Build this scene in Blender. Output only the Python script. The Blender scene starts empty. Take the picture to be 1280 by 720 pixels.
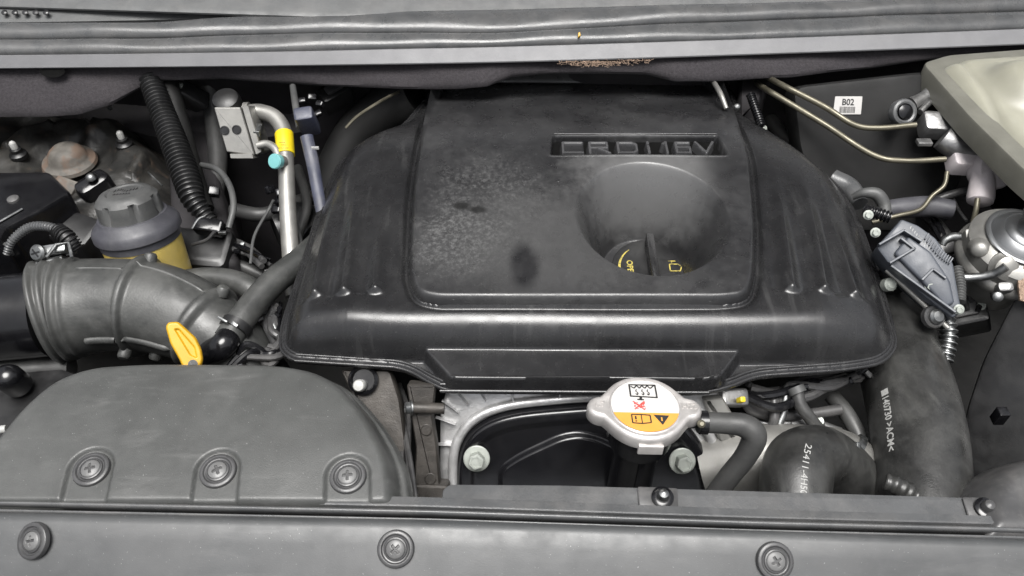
import bpy, math, random
import numpy as np
from mathutils import Vector, Matrix
random.seed(7); rng = np.random.default_rng(7)
sc = bpy.context.scene
col = sc.collection
R = math.radians
# ------------------------------------------------------------------ camera
PITCH = R(47); DIST = 0.90; FPX = 1005.0
CAM = np.array([0, -DIST*math.cos(PITCH), DIST*math.sin(PITCH)])
FW = np.array([0, math.cos(PITCH), -math.sin(PITCH)])
UP = np.array([0, math.sin(PITCH), math.cos(PITCH)])
RT = np.array([1.0, 0, 0])
cd = bpy.data.cameras.new('camera'); cam = bpy.data.objects.new('camera', cd); col.objects.link(cam)
cam.location = CAM; cam.rotation_euler = (math.pi/2 - PITCH, 0, 0)
cd.sensor_width = 36; cd.lens = 36*FPX/1280; cd.clip_start = 0.01; cd.clip_end = 200
sc.camera = cam
# ------------------------------------------------------------------ world, sun
W = bpy.data.worlds.new("World"); sc.world = W; W.use_nodes = True
wn = W.node_tree.nodes; wl = W.node_tree.links; wn.clear()
sky = wn.new('ShaderNodeTexSky'); sky.sky_type = 'NISHITA'; sky.sun_disc = False
SUN_EL, SUN_AZ = R(78), R(184)
sky.sun_elevation = SUN_EL; sky.sun_rotation = SUN_AZ; sky.dust_density = 6; sky.air_density = 1.0
hs = wn.new('ShaderNodeHueSaturation'); hs.inputs['Saturation'].default_value = 0.22
bg = wn.new('ShaderNodeBackground'); bg.inputs['Strength'].default_value = 0.082
wo = wn.new('ShaderNodeOutputWorld')
wl.new(sky.outputs[0], hs.inputs['Color']); wl.new(hs.outputs[0], bg.inputs['Color']); wl.new(bg.outputs[0], wo.inputs['Surface'])
sd = bpy.data.lights.new('sun', 'SUN'); sd.energy = 2.4; sd.angle = R(36); sd.color = (1, .985, .96)
so = bpy.data.objects.new('sun', sd); col.objects.link(so)
sdir = Vector((math.sin(SUN_AZ)*math.cos(SUN_EL), math.cos(SUN_AZ)*math.cos(SUN_EL), math.sin(SUN_EL)))
so.rotation_euler = sdir.to_track_quat('Z', 'Y').to_euler()
vs = sc.view_settings; vs.view_transform = 'Standard'; vs.look = 'None'; vs.gamma = 1; vs.exposure = 1.1; vs.use_curve_mapping = False
sc.render.engine = 'CYCLES'

# ------------------------------------------------------------------ helpers
A = np.array
def ray(u, v): return FPX*FW + (u-640)*RT + (360-v)*UP
def P(u, v, z):
    d = ray(u, v); return CAM + d*((z-CAM[2])/d[2])
def PY(u, v, y):
    d = ray(u, v); return CAM + d*((y-CAM[1])/d[1])
class Frame:
    def __init__(s, o, n, x=(1, 0, 0)):
        s.o = A(o, float); s.n = A(n, float)/np.linalg.norm(n)
        x = A(x, float); x = x - s.n*np.dot(x, s.n); s.x = x/np.linalg.norm(x); s.y = np.cross(s.n, s.x)
    def w(s, p): return s.o + s.x*p[0] + s.y*p[1] + s.n*p[2]
    def px(s, u, v):                      # local coordinates where the pixel's ray meets the plane
        d = ray(u, v); t = np.dot(s.o-CAM, s.n)/np.dot(d, s.n); q = CAM+d*t-s.o
        return (float(np.dot(q, s.x)), float(np.dot(q, s.y)))
def pxm(p, rpx): return rpx*float(np.dot(A(p)-CAM, FW))/FPX
def norm(v): v = A(v, float); return v/(np.linalg.norm(v)+1e-12)
def crom(pts, n=8, closed=False):
    pts = [A(p, float) for p in pts]; out = []; m = len(pts)
    if m < 3 and not closed: 
        return [pts[0]+(pts[-1]-pts[0])*i/n for i in range(n+1)]
    rngk = range(m) if closed else range(m-1)
    for i in rngk:
        if closed: p0, p1, p2, p3 = pts[i-1], pts[i], pts[(i+1) % m], pts[(i+2) % m]
        else: p0, p1, p2, p3 = (pts[i-1] if i else 2*pts[0]-pts[1]), pts[i], pts[i+1], (pts[i+2] if i+2 < m else 2*pts[-1]-pts[-2])
        for k in range(n):
            t = k/n; out.append(.5*((2*p1)+(-p0+p2)*t+(2*p0-5*p1+4*p2-p3)*t*t+(-p0+3*p1-3*p2+p3)*t**3))
    if not closed: out.append(pts[-1])
    return out
def rpoly(pts, r, n=5):                    # round a polygon's corners; r number or list
    out = []; m = len(pts)
    for i in range(m):
        p = A(pts[i][:2], float); a = A(pts[i-1][:2], float); b = A(pts[(i+1) % m][:2], float)
        rr = r[i] if isinstance(r, (list, tuple)) else r
        la, lb = np.linalg.norm(a-p), np.linalg.norm(b-p); q = min(rr, la*.48, lb*.48)
        s = p+(a-p)/la*q; e = p+(b-p)/lb*q
        for k in range(n+1):
            t = k/n; out.append(tuple((1-t)**2*s+2*t*(1-t)*p+t*t*e))
    return out
def sdf(X, Y, poly):                       # >0 inside
    poly = A([p[:2] for p in poly], float); x = X.ravel(); y = Y.ravel()
    d2 = np.full(x.shape, 1e9); ins = np.zeros(x.shape, bool); nx = np.zeros(x.shape); ny = np.zeros(x.shape)
    for i in range(len(poly)):
        a = poly[i-1]; b = poly[i]; e = b-a; l2 = e@e
        if l2 < 1e-14: continue
        t = np.clip(((x-a[0])*e[0]+(y-a[1])*e[1])/l2, 0, 1); cx = a[0]+t*e[0]; cy = a[1]+t*e[1]
        dd = (x-cx)**2+(y-cy)**2; m = dd < d2; d2 = np.where(m, dd, d2); nx = np.where(m, cx, nx); ny = np.where(m, cy, ny)
        c = (a[1] > y) != (b[1] > y)
        with np.errstate(divide='ignore', invalid='ignore'):
            xi = (b[0]-a[0])*(y-a[1])/(b[1]-a[1])+a[0]
        ins ^= c & (x < xi)
    d = np.sqrt(d2); d = np.where(ins, d, -d)
    return d.reshape(X.shape), nx.reshape(X.shape), ny.reshape(X.shape)
def sst(a, b, x): t = np.clip((x-a)/(b-a), 0, 1); return t*t*(3-2*t)
def circ(r, n=32, cx=0, cy=0, sy=1): return [(cx+r*math.cos(2*math.pi*i/n), cy+sy*r*math.sin(2*math.pi*i/n)) for i in range(n)]

class MB:
    def __init__(s): s.v = []; s.f = []
    def add(s, vs_, fs):
        b = len(s.v); s.v.extend([tuple(map(float, p)) for p in vs_]); s.f.extend([tuple(i+b for i in f) for f in fs]); return s
    def box(s, c, size, rot=None, bev=0.0):
        hx, hy, hz = [q/2 for q in size]
        fr = rot if rot is not None else Frame((0, 0, 0), (0, 0, 1))
        b = bev if bev > 0 else min(hx, hy, hz)*.15
        o = A(c, float)
        out = rpoly([(-hx, -hy), (hx, -hy), (hx, hy), (-hx, hy)], b*1.5, 3)
        f2 = Frame(o, fr.n, fr.x)
        return s.prism(out, [(b, -hz), (0, -hz+b), (0, hz-b), (b*.3, hz-b*.3), (b, hz)], f2)
    def prism(s, outline, prof, fr=None, cap0=True, cap1=True):
        # prof: list of (inset, z); outline local xy (ccw)
        pts = A([p[:2] for p in outline], float)
        keep = [0]
        for i in range(1, len(pts)):
            if np.linalg.norm(pts[i]-pts[keep[-1]]) > 1e-6: keep.append(i)
        pts = pts[keep]
        ar = sum(pts[i-1][0]*pts[i][1]-pts[i][0]*pts[i-1][1] for i in range(len(pts)))
        if ar < 0: pts = pts[::-1]
        n = len(pts); e = np.roll(pts, -1, 0)-pts; e /= (np.linalg.norm(e, axis=1)[:, None]+1e-12)
        en = np.stack([-e[:, 1], e[:, 0]], 1); vn = en+np.roll(en, 1, 0); L = np.linalg.norm(vn, axis=1)[:, None]+1e-9
        vn = vn/L; c = np.clip(np.sum(vn*en, 1), .45, 1)[:, None]; vn = vn/c
        V = []; F = []
        for ins, z in prof:
            q = pts+vn*ins
            for k in range(n):
                p = (q[k][0], q[k][1], z); V.append(fr.w(p) if fr else p)
        for r_ in range(len(prof)-1):
            for k in range(n):
                k2 = (k+1) % n; F.append((r_*n+k, r_*n+k2, (r_+1)*n+k2, (r_+1)*n+k))
        if cap0: F.append(tuple(range(n-1, -1, -1)))
        if cap1: F.append(tuple((len(prof)-1)*n+k for k in range(n)))
        return s.add(V, F)
    def lathe(s, prof, fr, seg=32, mod=None):   # prof (r,h)
        V = []; F = []
        for r_, h in prof:
            for k in range(seg):
                a = 2*math.pi*k/seg; rr = r_*(mod(a, h) if mod else 1); V.append(fr.w((rr*math.cos(a), rr*math.sin(a), h)))
        m = len(prof)
        for j in range(m-1):
            for k in range(seg):
                k2 = (k+1) % seg; F.append((j*seg+k, j*seg+k2, (j+1)*seg+k2, (j+1)*seg+k))
        F.append(tuple(range(seg-1, -1, -1))); F.append(tuple((m-1)*seg+k for k in range(seg)))
        return s.add(V, F)
    def tube(s, path, rad, seg=14, ref=None, flat=1.0):
        path = [A(p, float) for p in path]; n = len(path)
        if not hasattr(rad, '__len__'): rad = [rad]*n
        T = [norm(path[min(i+1, n-1)]-path[max(i-1, 0)]) for i in range(n)]
        u = norm(np.cross(T[0], ref if ref is not None else (0.13, -.5, 1.0))); V = []; F = []; s.frames = []
        for i in range(n):
            u = norm(u-T[i]*np.dot(u, T[i])); w = np.cross(T[i], u); s.frames.append((path[i], T[i], u, w, rad[i]))
            for k in range(seg):
                a = 2*math.pi*k/seg; V.append(path[i]+(u*math.cos(a)+w*math.sin(a)*flat)*rad[i])
        for j in range(n-1):
            for k in range(seg):
                k2 = (k+1) % seg; F.append((j*seg+k, j*seg+k2, (j+1)*seg+k2, (j+1)*seg+k))
        F.append(tuple(range(seg-1, -1, -1))); F.append(tuple((n-1)*seg+k for k in range(seg)))
        return s.add(V, F)
    def hf(s, outline, hfun, res, fr=None, drop=None, keepf=None, skirt=None):
        po = A([p[:2] for p in outline], float); x0, y0 = po.min(0)-res; x1, y1 = po.max(0)+res
        nx = int((x1-x0)/res)+2; ny = int((y1-y0)/res)+2
        X, Y = np.meshgrid(x0+np.arange(nx)*res, y0+np.arange(ny)*res)
        d, cx, cy = sdf(X, Y, outline)
        out = d < 0
        X = np.where(out, cx, X); Y = np.where(out, cy, Y); dd = np.maximum(d, 0)
        Z = hfun(X, Y, dd)
        ins = ~out
        cell = ins[:-1, :-1] | ins[1:, :-1] | ins[:-1, 1:] | ins[1:, 1:]
        if keepf is not None:
            kk = keepf(X, Y); cell &= (kk[:-1, :-1] & kk[1:, :-1] & kk[:-1, 1:] & kk[1:, 1:])
        idx = np.arange(nx*ny).reshape(ny, nx); J, I = np.nonzero(cell)
        q = np.stack([idx[J, I], idx[J, I+1], idx[J+1, I+1], idx[J+1, I]], 1)
        used = np.unique(q); rm = -np.ones(nx*ny, int); rm[used] = np.arange(len(used)); q = rm[q]
        V = np.stack([X.ravel()[used], Y.ravel()[used], Z.ravel()[used]], 1)
        if fr is not None: V = fr.o+V[:, :1]*fr.x+V[:, 1:2]*fr.y+V[:, 2:3]*fr.n
        b = len(s.v); s.v.extend(map(tuple, V.tolist())); s.f.extend(map(tuple, (q+b).tolist()))
        return s
    def loft(s, lines, closed=True, caps=True):   # lines: list of lists of 3D points (same length)
        n = len(lines[0]); m = len(lines); V = [p for l in lines for p in l]; F = []
        for j in range(m if closed else m-1):
            j2 = (j+1) % m
            for k in range(n-1): F.append((j*n+k, j2*n+k, j2*n+k+1, j*n+k+1))
        if closed and caps: F.append(tuple(j*n for j in range(m-1, -1, -1))); F.append(tuple(j*n+n-1 for j in range(m)))
        return s.add(V, F)
    def build(s, name, mat, parent=None, ang=38, origin=None, **kw):
        V = np.array(s.v)
        if parent is not None:
            off = A(parent['_w']) if '_w' in parent.keys() else A(parent.location)
        else:
            off = A(origin) if origin is not None else A([V[:, 0].mean(), V[:, 1].mean(), V[:, 2].min()])
        me = bpy.data.meshes.new(name); me.from_pydata((V-off).tolist(), [], s.f)
        import bmesh
        if len(s.f) < 60000:
            bm = bmesh.new(); bm.from_mesh(me); bmesh.ops.recalc_face_normals(bm, faces=bm.faces) if kw.get('recalc', True) else None
            bm.to_mesh(me); bm.free()
        me.shade_smooth(); me.set_sharp_from_angle(angle=R(ang)); me.materials.append(mat)
        o = bpy.data.objects.new(name, me); col.objects.link(o)
        if parent is not None: o.parent = parent
        else: o.location = off
        o['_w'] = [float(q) for q in off]
        return o
def thing(name, label, cat, loc, group=None):
    o = bpy.data.objects.new(name, None); o.empty_display_size = .02; col.objects.link(o); o.location = loc
    o['label'] = label; o['category'] = cat
    if group: o['group'] = group
    o['_w'] = [float(q) for q in loc]
    return o
def tag(o, label, cat=None, group=None):
    o['label'] = label
    if cat: o['category'] = cat
    if group: o['group'] = group
    return o
def struct(o): o['kind'] = 'structure'; return o

def tpx(pts, n=8):                # [(u,v,z,rpx)] -> path, radii
    q = []
    for p in pts:
        w = P(p[0], p[1], p[2]); q.append(list(w)+[pxm(w, p[3])])
    c = crom(q, n); return [a[:3] for a in c], [float(a[3]) for a in c]
def tpy(pts, n=8):
    q = []
    for p in pts:
        w = PY(p[0], p[1], p[2]); q.append(list(w)+[pxm(w, p[3])])
    c = crom(q, n); return [a[:3] for a in c], [float(a[3]) for a in c]
def resample(path, rad, step):
    path = A(path); rad = A(rad); L = np.r_[0, np.cumsum(np.linalg.norm(np.diff(path, axis=0), axis=1))]
    n = max(3, int(L[-1]/step)); t = np.linspace(0, L[-1], n+1)
    return A([np.interp(t, L, path[:, i]) for i in range(3)]).T, np.interp(t, L, rad), t
def corrug(pts, step, amp, f=tpx, duty=.5, seg=16):   # corrugated conduit
    path, rad = f(pts, 10); p, r, t = resample(path, rad, step/6)
    r = r*(1+amp*np.tanh(3*np.sin(2*np.pi*t/step)))
    return MB().tube(p, list(r), seg)
_font = {}
def text_mesh(txt, size, depth=0.0, bold=False, res=3):
    c = bpy.data.curves.new('t', 'FONT'); c.body = txt; c.size = size; c.extrude = depth; c.align_x = 'CENTER'; c.align_y = 'CENTER'; c.resolution_u = res
    if bold: c.offset = size*.025
    o = bpy.data.objects.new('t', c); col.objects.link(o)
    dg = bpy.context.evaluated_depsgraph_get(); me = bpy.data.meshes.new_from_object(o.evaluated_get(dg))
    V = [tuple(v.co) for v in me.vertices]; F = [tuple(p.vertices) for p in me.polygons]
    bpy.data.objects.remove(o); bpy.data.meshes.remove(me); bpy.data.curves.remove(c)
    return V, F
def text_on(txt, size, fr, depth=0.0, sx=1.0, bold=False, cx=0, cy=0, z=0.0, rot=0):
    V, F = text_mesh(txt, size, depth, bold); c_, s_ = math.cos(rot), math.sin(rot)
    return MB().add([fr.w((cx+(x*c_*sx-y*s_), cy+(x*sx*s_+y*c_), z+zz)) for x, y, zz in V], F)
def wrap_text(txt, size, frames, s0, ang0, bold=False, lift=.0004, sx=1.0, skew=0.0):
    pts = A([f[0] for f in frames]); L = np.r_[0, np.cumsum(np.linalg.norm(np.diff(pts, axis=0), axis=1))]
    V, F = text_mesh(txt, size, 0, bold)
    xs = A([v[0] for v in V])*sx; s_ = xs-xs.min()+s0; out = []
    for (x, y, z), s in zip(V, s_):
        i = int(np.clip(np.searchsorted(L, s)-1, 0, len(L)-2)); t = (s-L[i])/(L[i+1]-L[i]+1e-9)
        f, g = frames[i], frames[i+1]; c = f[0]*(1-t)+g[0]*t; u = norm(f[2]*(1-t)+g[2]*t); w = norm(f[3]*(1-t)+g[3]*t); r = f[4]*(1-t)+g[4]*t
        a = ang0-y/r+skew*(s-s0); out.append(c+(u*math.cos(a)+w*math.sin(a))*(r+lift))
    return MB().add(out, F)

# ------------------------------------------------------------------ materials
def mat(name, c, rough=.5, metal=0, spec=.5, var=.25, vs_=30, bump=.15, bs=700, bump2=0, bs2=60, dust=0, dustc=(.22, .21, .2), ds=18,
        speck=0, stains_and_shade=(), rvar=.12, sheen=0, coat=0, patch=None, trans=0, streak=None):
    m = bpy.data.materials.new(name); m.use_nodes = True; N = m.node_tree.nodes; L = m.node_tree.links
    b = N['Principled BSDF']; g = N.new('ShaderNodeNewGeometry'); pos = g.outputs['Position']
    def noise(scale, det=4, rg=.55, dist=0):
        n = N.new('ShaderNodeTexNoise'); n.inputs['Scale'].default_value = scale; n.inputs['Detail'].default_value = det
        n.inputs['Roughness'].default_value = rg; n.inputs['Distortion'].default_value = dist; L.new(pos, n.inputs['Vector']); return n.outputs['Fac']
    def ramp(f, a, b_):
        r = N.new('ShaderNodeMapRange'); r.interpolation_type = 'SMOOTHSTEP'; r.inputs['From Min'].default_value = a; r.inputs['From Max'].default_value = b_
        L.new(f, r.inputs['Value']); return r.outputs['Result']
    def mul(a, k):
        r = N.new('ShaderNodeMath'); r.operation = 'MULTIPLY'; L.new(a, r.inputs[0])
        if isinstance(k, (int, float)): r.inputs[1].default_value = k
        else: L.new(k, r.inputs[1])
        return r.outputs[0]
    def mix(f, a, c2):
        x = N.new('ShaderNodeMix'); x.data_type = 'RGBA'; L.new(f, x.inputs['Factor'])
        for s_, v in (('A', a), ('B', c2)):
            sck = [i for i in x.inputs if i.name == s_ and i.type == 'RGBA'][0]
            if isinstance(v, tuple): sck.default_value = (*v[:3], 1)
            else: L.new(v, sck)
        return [o for o in x.outputs if o.type == 'RGBA'][0]
    c = tuple(c)
    cc = mix(ramp(noise(vs_, 5), .3, .7), tuple(q*(1-var) for q in c), tuple(min(1, q*(1+var)) for q in c))
    if dust:
        f = mul(ramp(noise(ds, 6, .65, .4), .38, .72), dust); cc = mix(f, cc, dustc)
        f = mul(ramp(noise(ds*9, 5, .7), .5, .75), dust*.5); cc = mix(f, cc, dustc)
    if patch:
        f = ramp(noise(patch[0], 6, .6, .5), patch[1], patch[2]); cc = mix(f, cc, patch[3])
    if streak:
        vm = N.new('ShaderNodeVectorMath'); vm.operation = 'MULTIPLY'; L.new(pos, vm.inputs[0]); vm.inputs[1].default_value = streak[0]
        n = N.new('ShaderNodeTexNoise'); n.inputs['Scale'].default_value = 1; n.inputs['Detail'].default_value = 6; n.inputs['Roughness'].default_value = .6; n.inputs['Distortion'].default_value = .6; L.new(vm.outputs[0], n.inputs['Vector'])
        f = mul(ramp(n.outputs['Fac'], .5, .75), streak[1]); f = mul(f, ramp(noise(12, 4), .4, .62)); cc = mix(f, cc, streak[2])
    if speck:
        f = mul(ramp(noise(520, 2, .5), .70, .78), speck); cc = mix(f, cc, (.5, .5, .49))
    for (ctr, rad, colr, amt, nz) in stains_and_shade:
        s = N.new('ShaderNodeVectorMath'); s.operation = 'SUBTRACT'; L.new(pos, s.inputs[0]); s.inputs[1].default_value = tuple(ctr)
        d = N.new('ShaderNodeVectorMath'); d.operation = 'DIVIDE'; L.new(s.outputs[0], d.inputs[0]); d.inputs[1].default_value = tuple(rad)
        l = N.new('ShaderNodeVectorMath'); l.operation = 'LENGTH'; L.new(d.outputs[0], l.inputs[0])
        ad = N.new('ShaderNodeMath'); ad.operation = 'ADD'; L.new(l.outputs['Value'], ad.inputs[0]); L.new(mul(noise(55, 5, .65), nz), ad.inputs[1])
        f = mul(ramp(ad.outputs[0], 1.2+nz*.5, .45+nz*.5), amt)
        if nz > 1.0: f = mul(f, ramp(noise(210, 6, .75), .42, .72))
        cc = mix(f, cc, colr)
    L.new(cc, b.inputs['Base Color'])
    rr = N.new('ShaderNodeMapRange'); rr.inputs['To Min'].default_value = max(.02, rough-rvar); rr.inputs['To Max'].default_value = min(1, rough+rvar)
    rr.inputs['From Min'].default_value = .3; rr.inputs['From Max'].default_value = .7
    L.new(noise(vs_*1.7, 5), rr.inputs['Value']); L.new(rr.outputs[0], b.inputs['Roughness'])
    b.inputs['Metallic'].default_value = metal; b.inputs['Specular IOR Level'].default_value = spec
    if sheen: b.inputs['Sheen Weight'].default_value = sheen; b.inputs['Sheen Roughness'].default_value = .5
    if coat: b.inputs['Coat Weight'].default_value = coat; b.inputs['Coat Roughness'].default_value = .12
    if trans: b.inputs['Subsurface Weight'].default_value = trans; b.inputs['Subsurface Radius'].default_value = (.02, .02, .015); b.inputs['Subsurface Scale'].default_value = 1
    last = None
    if bump2:
        bb = N.new('ShaderNodeBump'); bb.inputs['Strength'].default_value = bump2; bb.inputs['Distance'].default_value = .003; L.new(noise(bs2, 4), bb.inputs['Height']); last = bb.outputs[0]
    if bump:
        bb = N.new('ShaderNodeBump'); bb.inputs['Strength'].default_value = bump; bb.inputs['Distance'].default_value = .0006; L.new(noise(bs, 2, .5), bb.inputs['Height'])
        if last is not None: L.new(last, bb.inputs['Normal'])
        last = bb.outputs[0]
    if last is not None: L.new(last, b.inputs['Normal'])
    return m
def xz(u, v, z): return tuple(P(u, v, z))
M = {}
PZ = .008
M['cover'] = mat('cover_plastic', (.012, .012, .0128), .26, var=.12, dust=.2, dustc=(.05, .05, .05), ds=9, speck=.12, streak=((70, 7, 7), .45, (.06, .06, .06)), bump=.2, bs=900, rvar=.07, spec=.6)
M['panel'] = mat('grained_panel_plastic', (.016, .016, .017), .32, var=.12, dust=.2, dustc=(.10, .10, .10), speck=.3, spec=.6, ds=9, bump=.3, bs=900, rvar=.1, stains_and_shade=(
    (xz(610, 250, PZ), (.085, .10, .05), (.12, .12, .12), .5, 1.2),
    (xz(575, 300, PZ), (.06, .06, .05), (.20, .20, .20), .5, 1.3),
    (xz(806, 236, -.025), (.115, .085, .075), (.11, .11, .11), .8, .7),
    (xz(690, 300, PZ), (.16, .10, .05), (.060, .060, .060), .6, .9),
    (xz(655, 333, PZ), (.019, .042, .05), (.010, .010, .011), .95, .35),
    (xz(578, 257, PZ), (.012, .009, .05), (.008, .008, .008), .9, .6), (xz(597, 262, PZ), (.012, .008, .05), (.008, .008, .008), .9, .6),
    (xz(900, 245, -.03), (.035, .06, .06), (.012, .012, .013), .85, .9)))  # last entry darkens the funnel's right wall: shade put into the colour
M['badge'] = mat('badge_letter_plastic', (.05, .05, .052), .3, var=.1, bump=.1)
M['recess_shade'] = mat('painted_recess_shade', (.010, .010, .011), .4, var=.1)  # paints the shade inside small holes and slots
M['shroud'] = mat('dusty_duct_plastic', (.050, .0515, .050), .42, var=.12, dust=.25, dustc=(.10, .10, .098), speck=.3, streak=((16, 60, 30), .5, (.11, .11, .108)), bump=.35, bs=900, ds=7, rvar=.05)
M['front'] = mat('front_panel_plastic', (.044, .046, .0475), .42, var=.08, dust=.2, dustc=(.11, .11, .11), speck=.25, streak=((9, 55, 40), .5, (.10, .10, .10)), bump=.12, bs=1100, ds=9, rvar=.08)
M['clipring'] = mat('clip_washer_plastic', (.042, .042, .043), .34, var=.2, dust=.3, dustc=(.08, .08, .08), ds=60, bump=.15)
M['screw'] = mat('cross_screw_plastic', (.10, .10, .10), .38, var=.2, dust=.3, dustc=(.15, .15, .145), ds=60, bump=.2)
M['clip'] = mat('clip_plastic', (.045, .045, .046), .38, var=.15, dust=.25, bump=.1)
M['strip'] = mat('seal_rubber_gray', (.066, .068, .070), .30, var=.1, dust=.2, bump=.3, bs=600, rvar=.08)
M['strip_dark'] = mat('seal_rubber_dark', (.018, .018, .019), .32, var=.2, bump=.2)
M['flange'] = mat('painted_flange', (.15, .15, .156), .45, metal=.0, var=.06, dust=.2, dustc=(.22, .22, .22), bump=.3, bs=1200, rvar=.05)
M['cowl'] = mat('cowl_plastic', (.085, .088, .089), .5, var=.1, dust=.2, bump=.3)
M['felt'] = mat('insulation_felt', (.034, .031, .034), .95, var=.2, vs_=300, bump=1.0, bs=650, bump2=.15, bs2=40, sheen=.05, spec=.2, dust=.25, dustc=(.05, .045, .046), ds=8)
M['gap_shade'] = mat('painted_gap_shade', (.003, .003, .003), .95, spec=.1, bump=0)  # near-black that paints the shade of gaps and pockets
M['filter'] = mat('satin_filter_metal', (.20, .205, .21), .34, metal=.85, var=.05, bump=.05, rvar=.04)
M['bright'] = mat('bright_cast_aluminium', (.50, .50, .50), .42, metal=.6, var=.2, vs_=50, dust=.25, dustc=(.3, .29, .28), bump=.5, bs=450, bump2=.2, bs2=60)
M['straw'] = mat('exposed_straw_fibre', (.24, .17, .125), .9, var=.5, vs_=500, bump=1, bs=400)
M['rubber'] = mat('hose_rubber', (.030, .030, .030), .5, var=.2, dust=.3, dustc=(.09, .09, .085), bump=.25, bs=500, rvar=.1)
M['rubber2'] = mat('intake_rubber', (.030, .031, .030), .44, var=.2, dust=.4, dustc=(.12, .12, .115), bump=.3, bs=450, ds=14, rvar=.1, streak=((14, 40, 50), .5, (.10, .10, .097)))
M['rubber3'] = mat('smeared_hose_rubber', (.017, .017, .0165), .36, var=.35, vs_=22, dust=.45, dustc=(.07, .07, .067), ds=16, bump=.25, rvar=.15, streak=((40, 12, 20), .6, (.085, .085, .08)))
M['gloss'] = mat('gloss_black_plastic', (.005, .005, .006), .2, var=.2, dust=.10, dustc=(.04,.04,.04), bump=.05, rvar=.06)
M['black'] = mat('black_plastic', (.008, .008, .0085), .4, var=.3, dust=.2, dustc=(.035, .035, .034), bump=.2, bump2=.0)
M['deep'] = mat('bay_paint_black', (.009, .009, .009), .6, spec=.3, var=.4, vs_=12, dust=.25, dustc=(.015, .014, .013), ds=12, bump=.2)
M['wall'] = mat('firewall_mat', (.020, .0185, .020), .7, spec=.3, var=.35, vs_=9, dust=.3, dustc=(.022, .020, .020), ds=8, bump=.4, bs=300, bump2=.3, bs2=25)
M['dirty'] = mat('dirty_tower_metal', (.011, .011, .0105), .45, metal=.0, var=.5, vs_=22, dust=.6, dustc=(.045, .042, .037), ds=16, bump=.4, bs=300, bump2=.5, bs2=45, patch=(30, .56, .68, (.05, .038, .03)))
M['dome'] = mat('rusty_dome', (.085, .078, .068), .7, var=.3, vs_=60, patch=(26, .5, .62, (.10, .07, .052)), bump=.3)
M['alu'] = mat('cast_aluminium', (.25, .25, .25), .42, metal=.85, var=.25, vs_=40, dust=.3, dustc=(.28, .27, .26), bump=.5, bs=450, bump2=.25, bs2=60)
M['alu2'] = mat('smooth_aluminium', (.27, .265, .25), .48, metal=.7, var=.1, dust=.15, dustc=(.5, .49, .46), bump=.2)
M['steel'] = mat('zinc_steel', (.22, .225, .225), .42, metal=1, var=.2, vs_=90, bump=.2)
M['capmetal'] = mat('radiator_cap_metal', (.52, .50, .485), .4, metal=.6, var=.12, vs_=50, dust=.2, dustc=(.45, .42, .4), bump=.15)
M['pipe'] = mat('brake_pipe_coating', (.13, .12, .09), .42, metal=.6, var=.2, bump=.15)
M['brown'] = mat('weathered_bracket', (.042, .038, .034), .55, metal=.3, var=.35, vs_=45, dust=.35, dustc=(.075, .066, .058), bump=.5, bump2=.3)
M['white'] = mat('white_nylon', (.34, .34, .33), .4, var=.06, bump=.1, trans=.1)
M['pinkwhite'] = mat('white_painted_casting', (.50, .46, .47), .45, var=.08, dust=.3, dustc=(.42, .38, .36), ds=40, bump=.3, bump2=.2, bs2=90)
M['beige'] = mat('translucent_reservoir', (.25, .245, .20), .38, var=.1, vs_=10, trans=.25, bump=.15, bump2=.15, bs2=20)
M['beigeedge'] = mat('reservoir_rim', (.125, .123, .105), .4, var=.1, bump=.15)
M['yellow'] = mat('yellow_plastic', (.48, .27, .012), .4, var=.08, bump=.1)
M['dirtyyellow'] = mat('stained_yellow_tank', (.50, .38, .10), .4, var=.15, trans=.15, bump=.1, dust=.2)
M['tagyellow'] = mat('yellow_tape', (.55, .42, .01), .45, var=.08)
M['cyan'] = mat('pale_teal_plastic', (.14, .36, .36), .45, var=.08)
M['ink'] = mat('black_print', (.015, .015, .015), .6, var=.05, bump=0)
M['whiteink'] = mat('white_print', (.30, .30, .29), .6, var=.1, bump=0, patch=(220, .58, .72, (.14, .14, .14)))
M['yellowink'] = mat('yellow_print', (.36, .29, .06), .6, var=.05, bump=0, patch=(150, .52, .62, (.12, .10, .03)))
M['orange'] = mat('orange_label', (.55, .26, .05), .45, var=.05, bump=.05)
M['paper'] = mat('white_label', (.46, .45, .435), .42, var=.04, bump=.05, dust=.25, dustc=(.33, .31, .29), ds=30)
M['red'] = mat('red_print', (.55, .07, .06), .6, var=.1, bump=0)
M['grayblue'] = mat('gray_blue_plastic', (.052, .058, .070), .42, var=.12, dust=.3, dustc=(.11, .115, .125), bump=.2)
M['navy'] = mat('navy_sleeve', (.030, .034, .055), .4, var=.2, bump=.3, dust=.2)
M['graycap'] = mat('gray_cap_plastic', (.050, .051, .051), .5, var=.15, dust=.35, dustc=(.14, .14, .135), bump=.3)
M['collar'] = mat('gray_violet_collar', (.042, .042, .050), .5, var=.15, dust=.3, dustc=(.13, .13, .135), bump=.2)
M['wire'] = mat('wire_loom', (.035, .035, .036), .4, var=.3, bump=.2, dust=.2)
M['pinktone'] = mat('bare_bolt_zinc', (.34, .36, .33), .5, metal=.4, var=.15, bump=.15)

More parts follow.
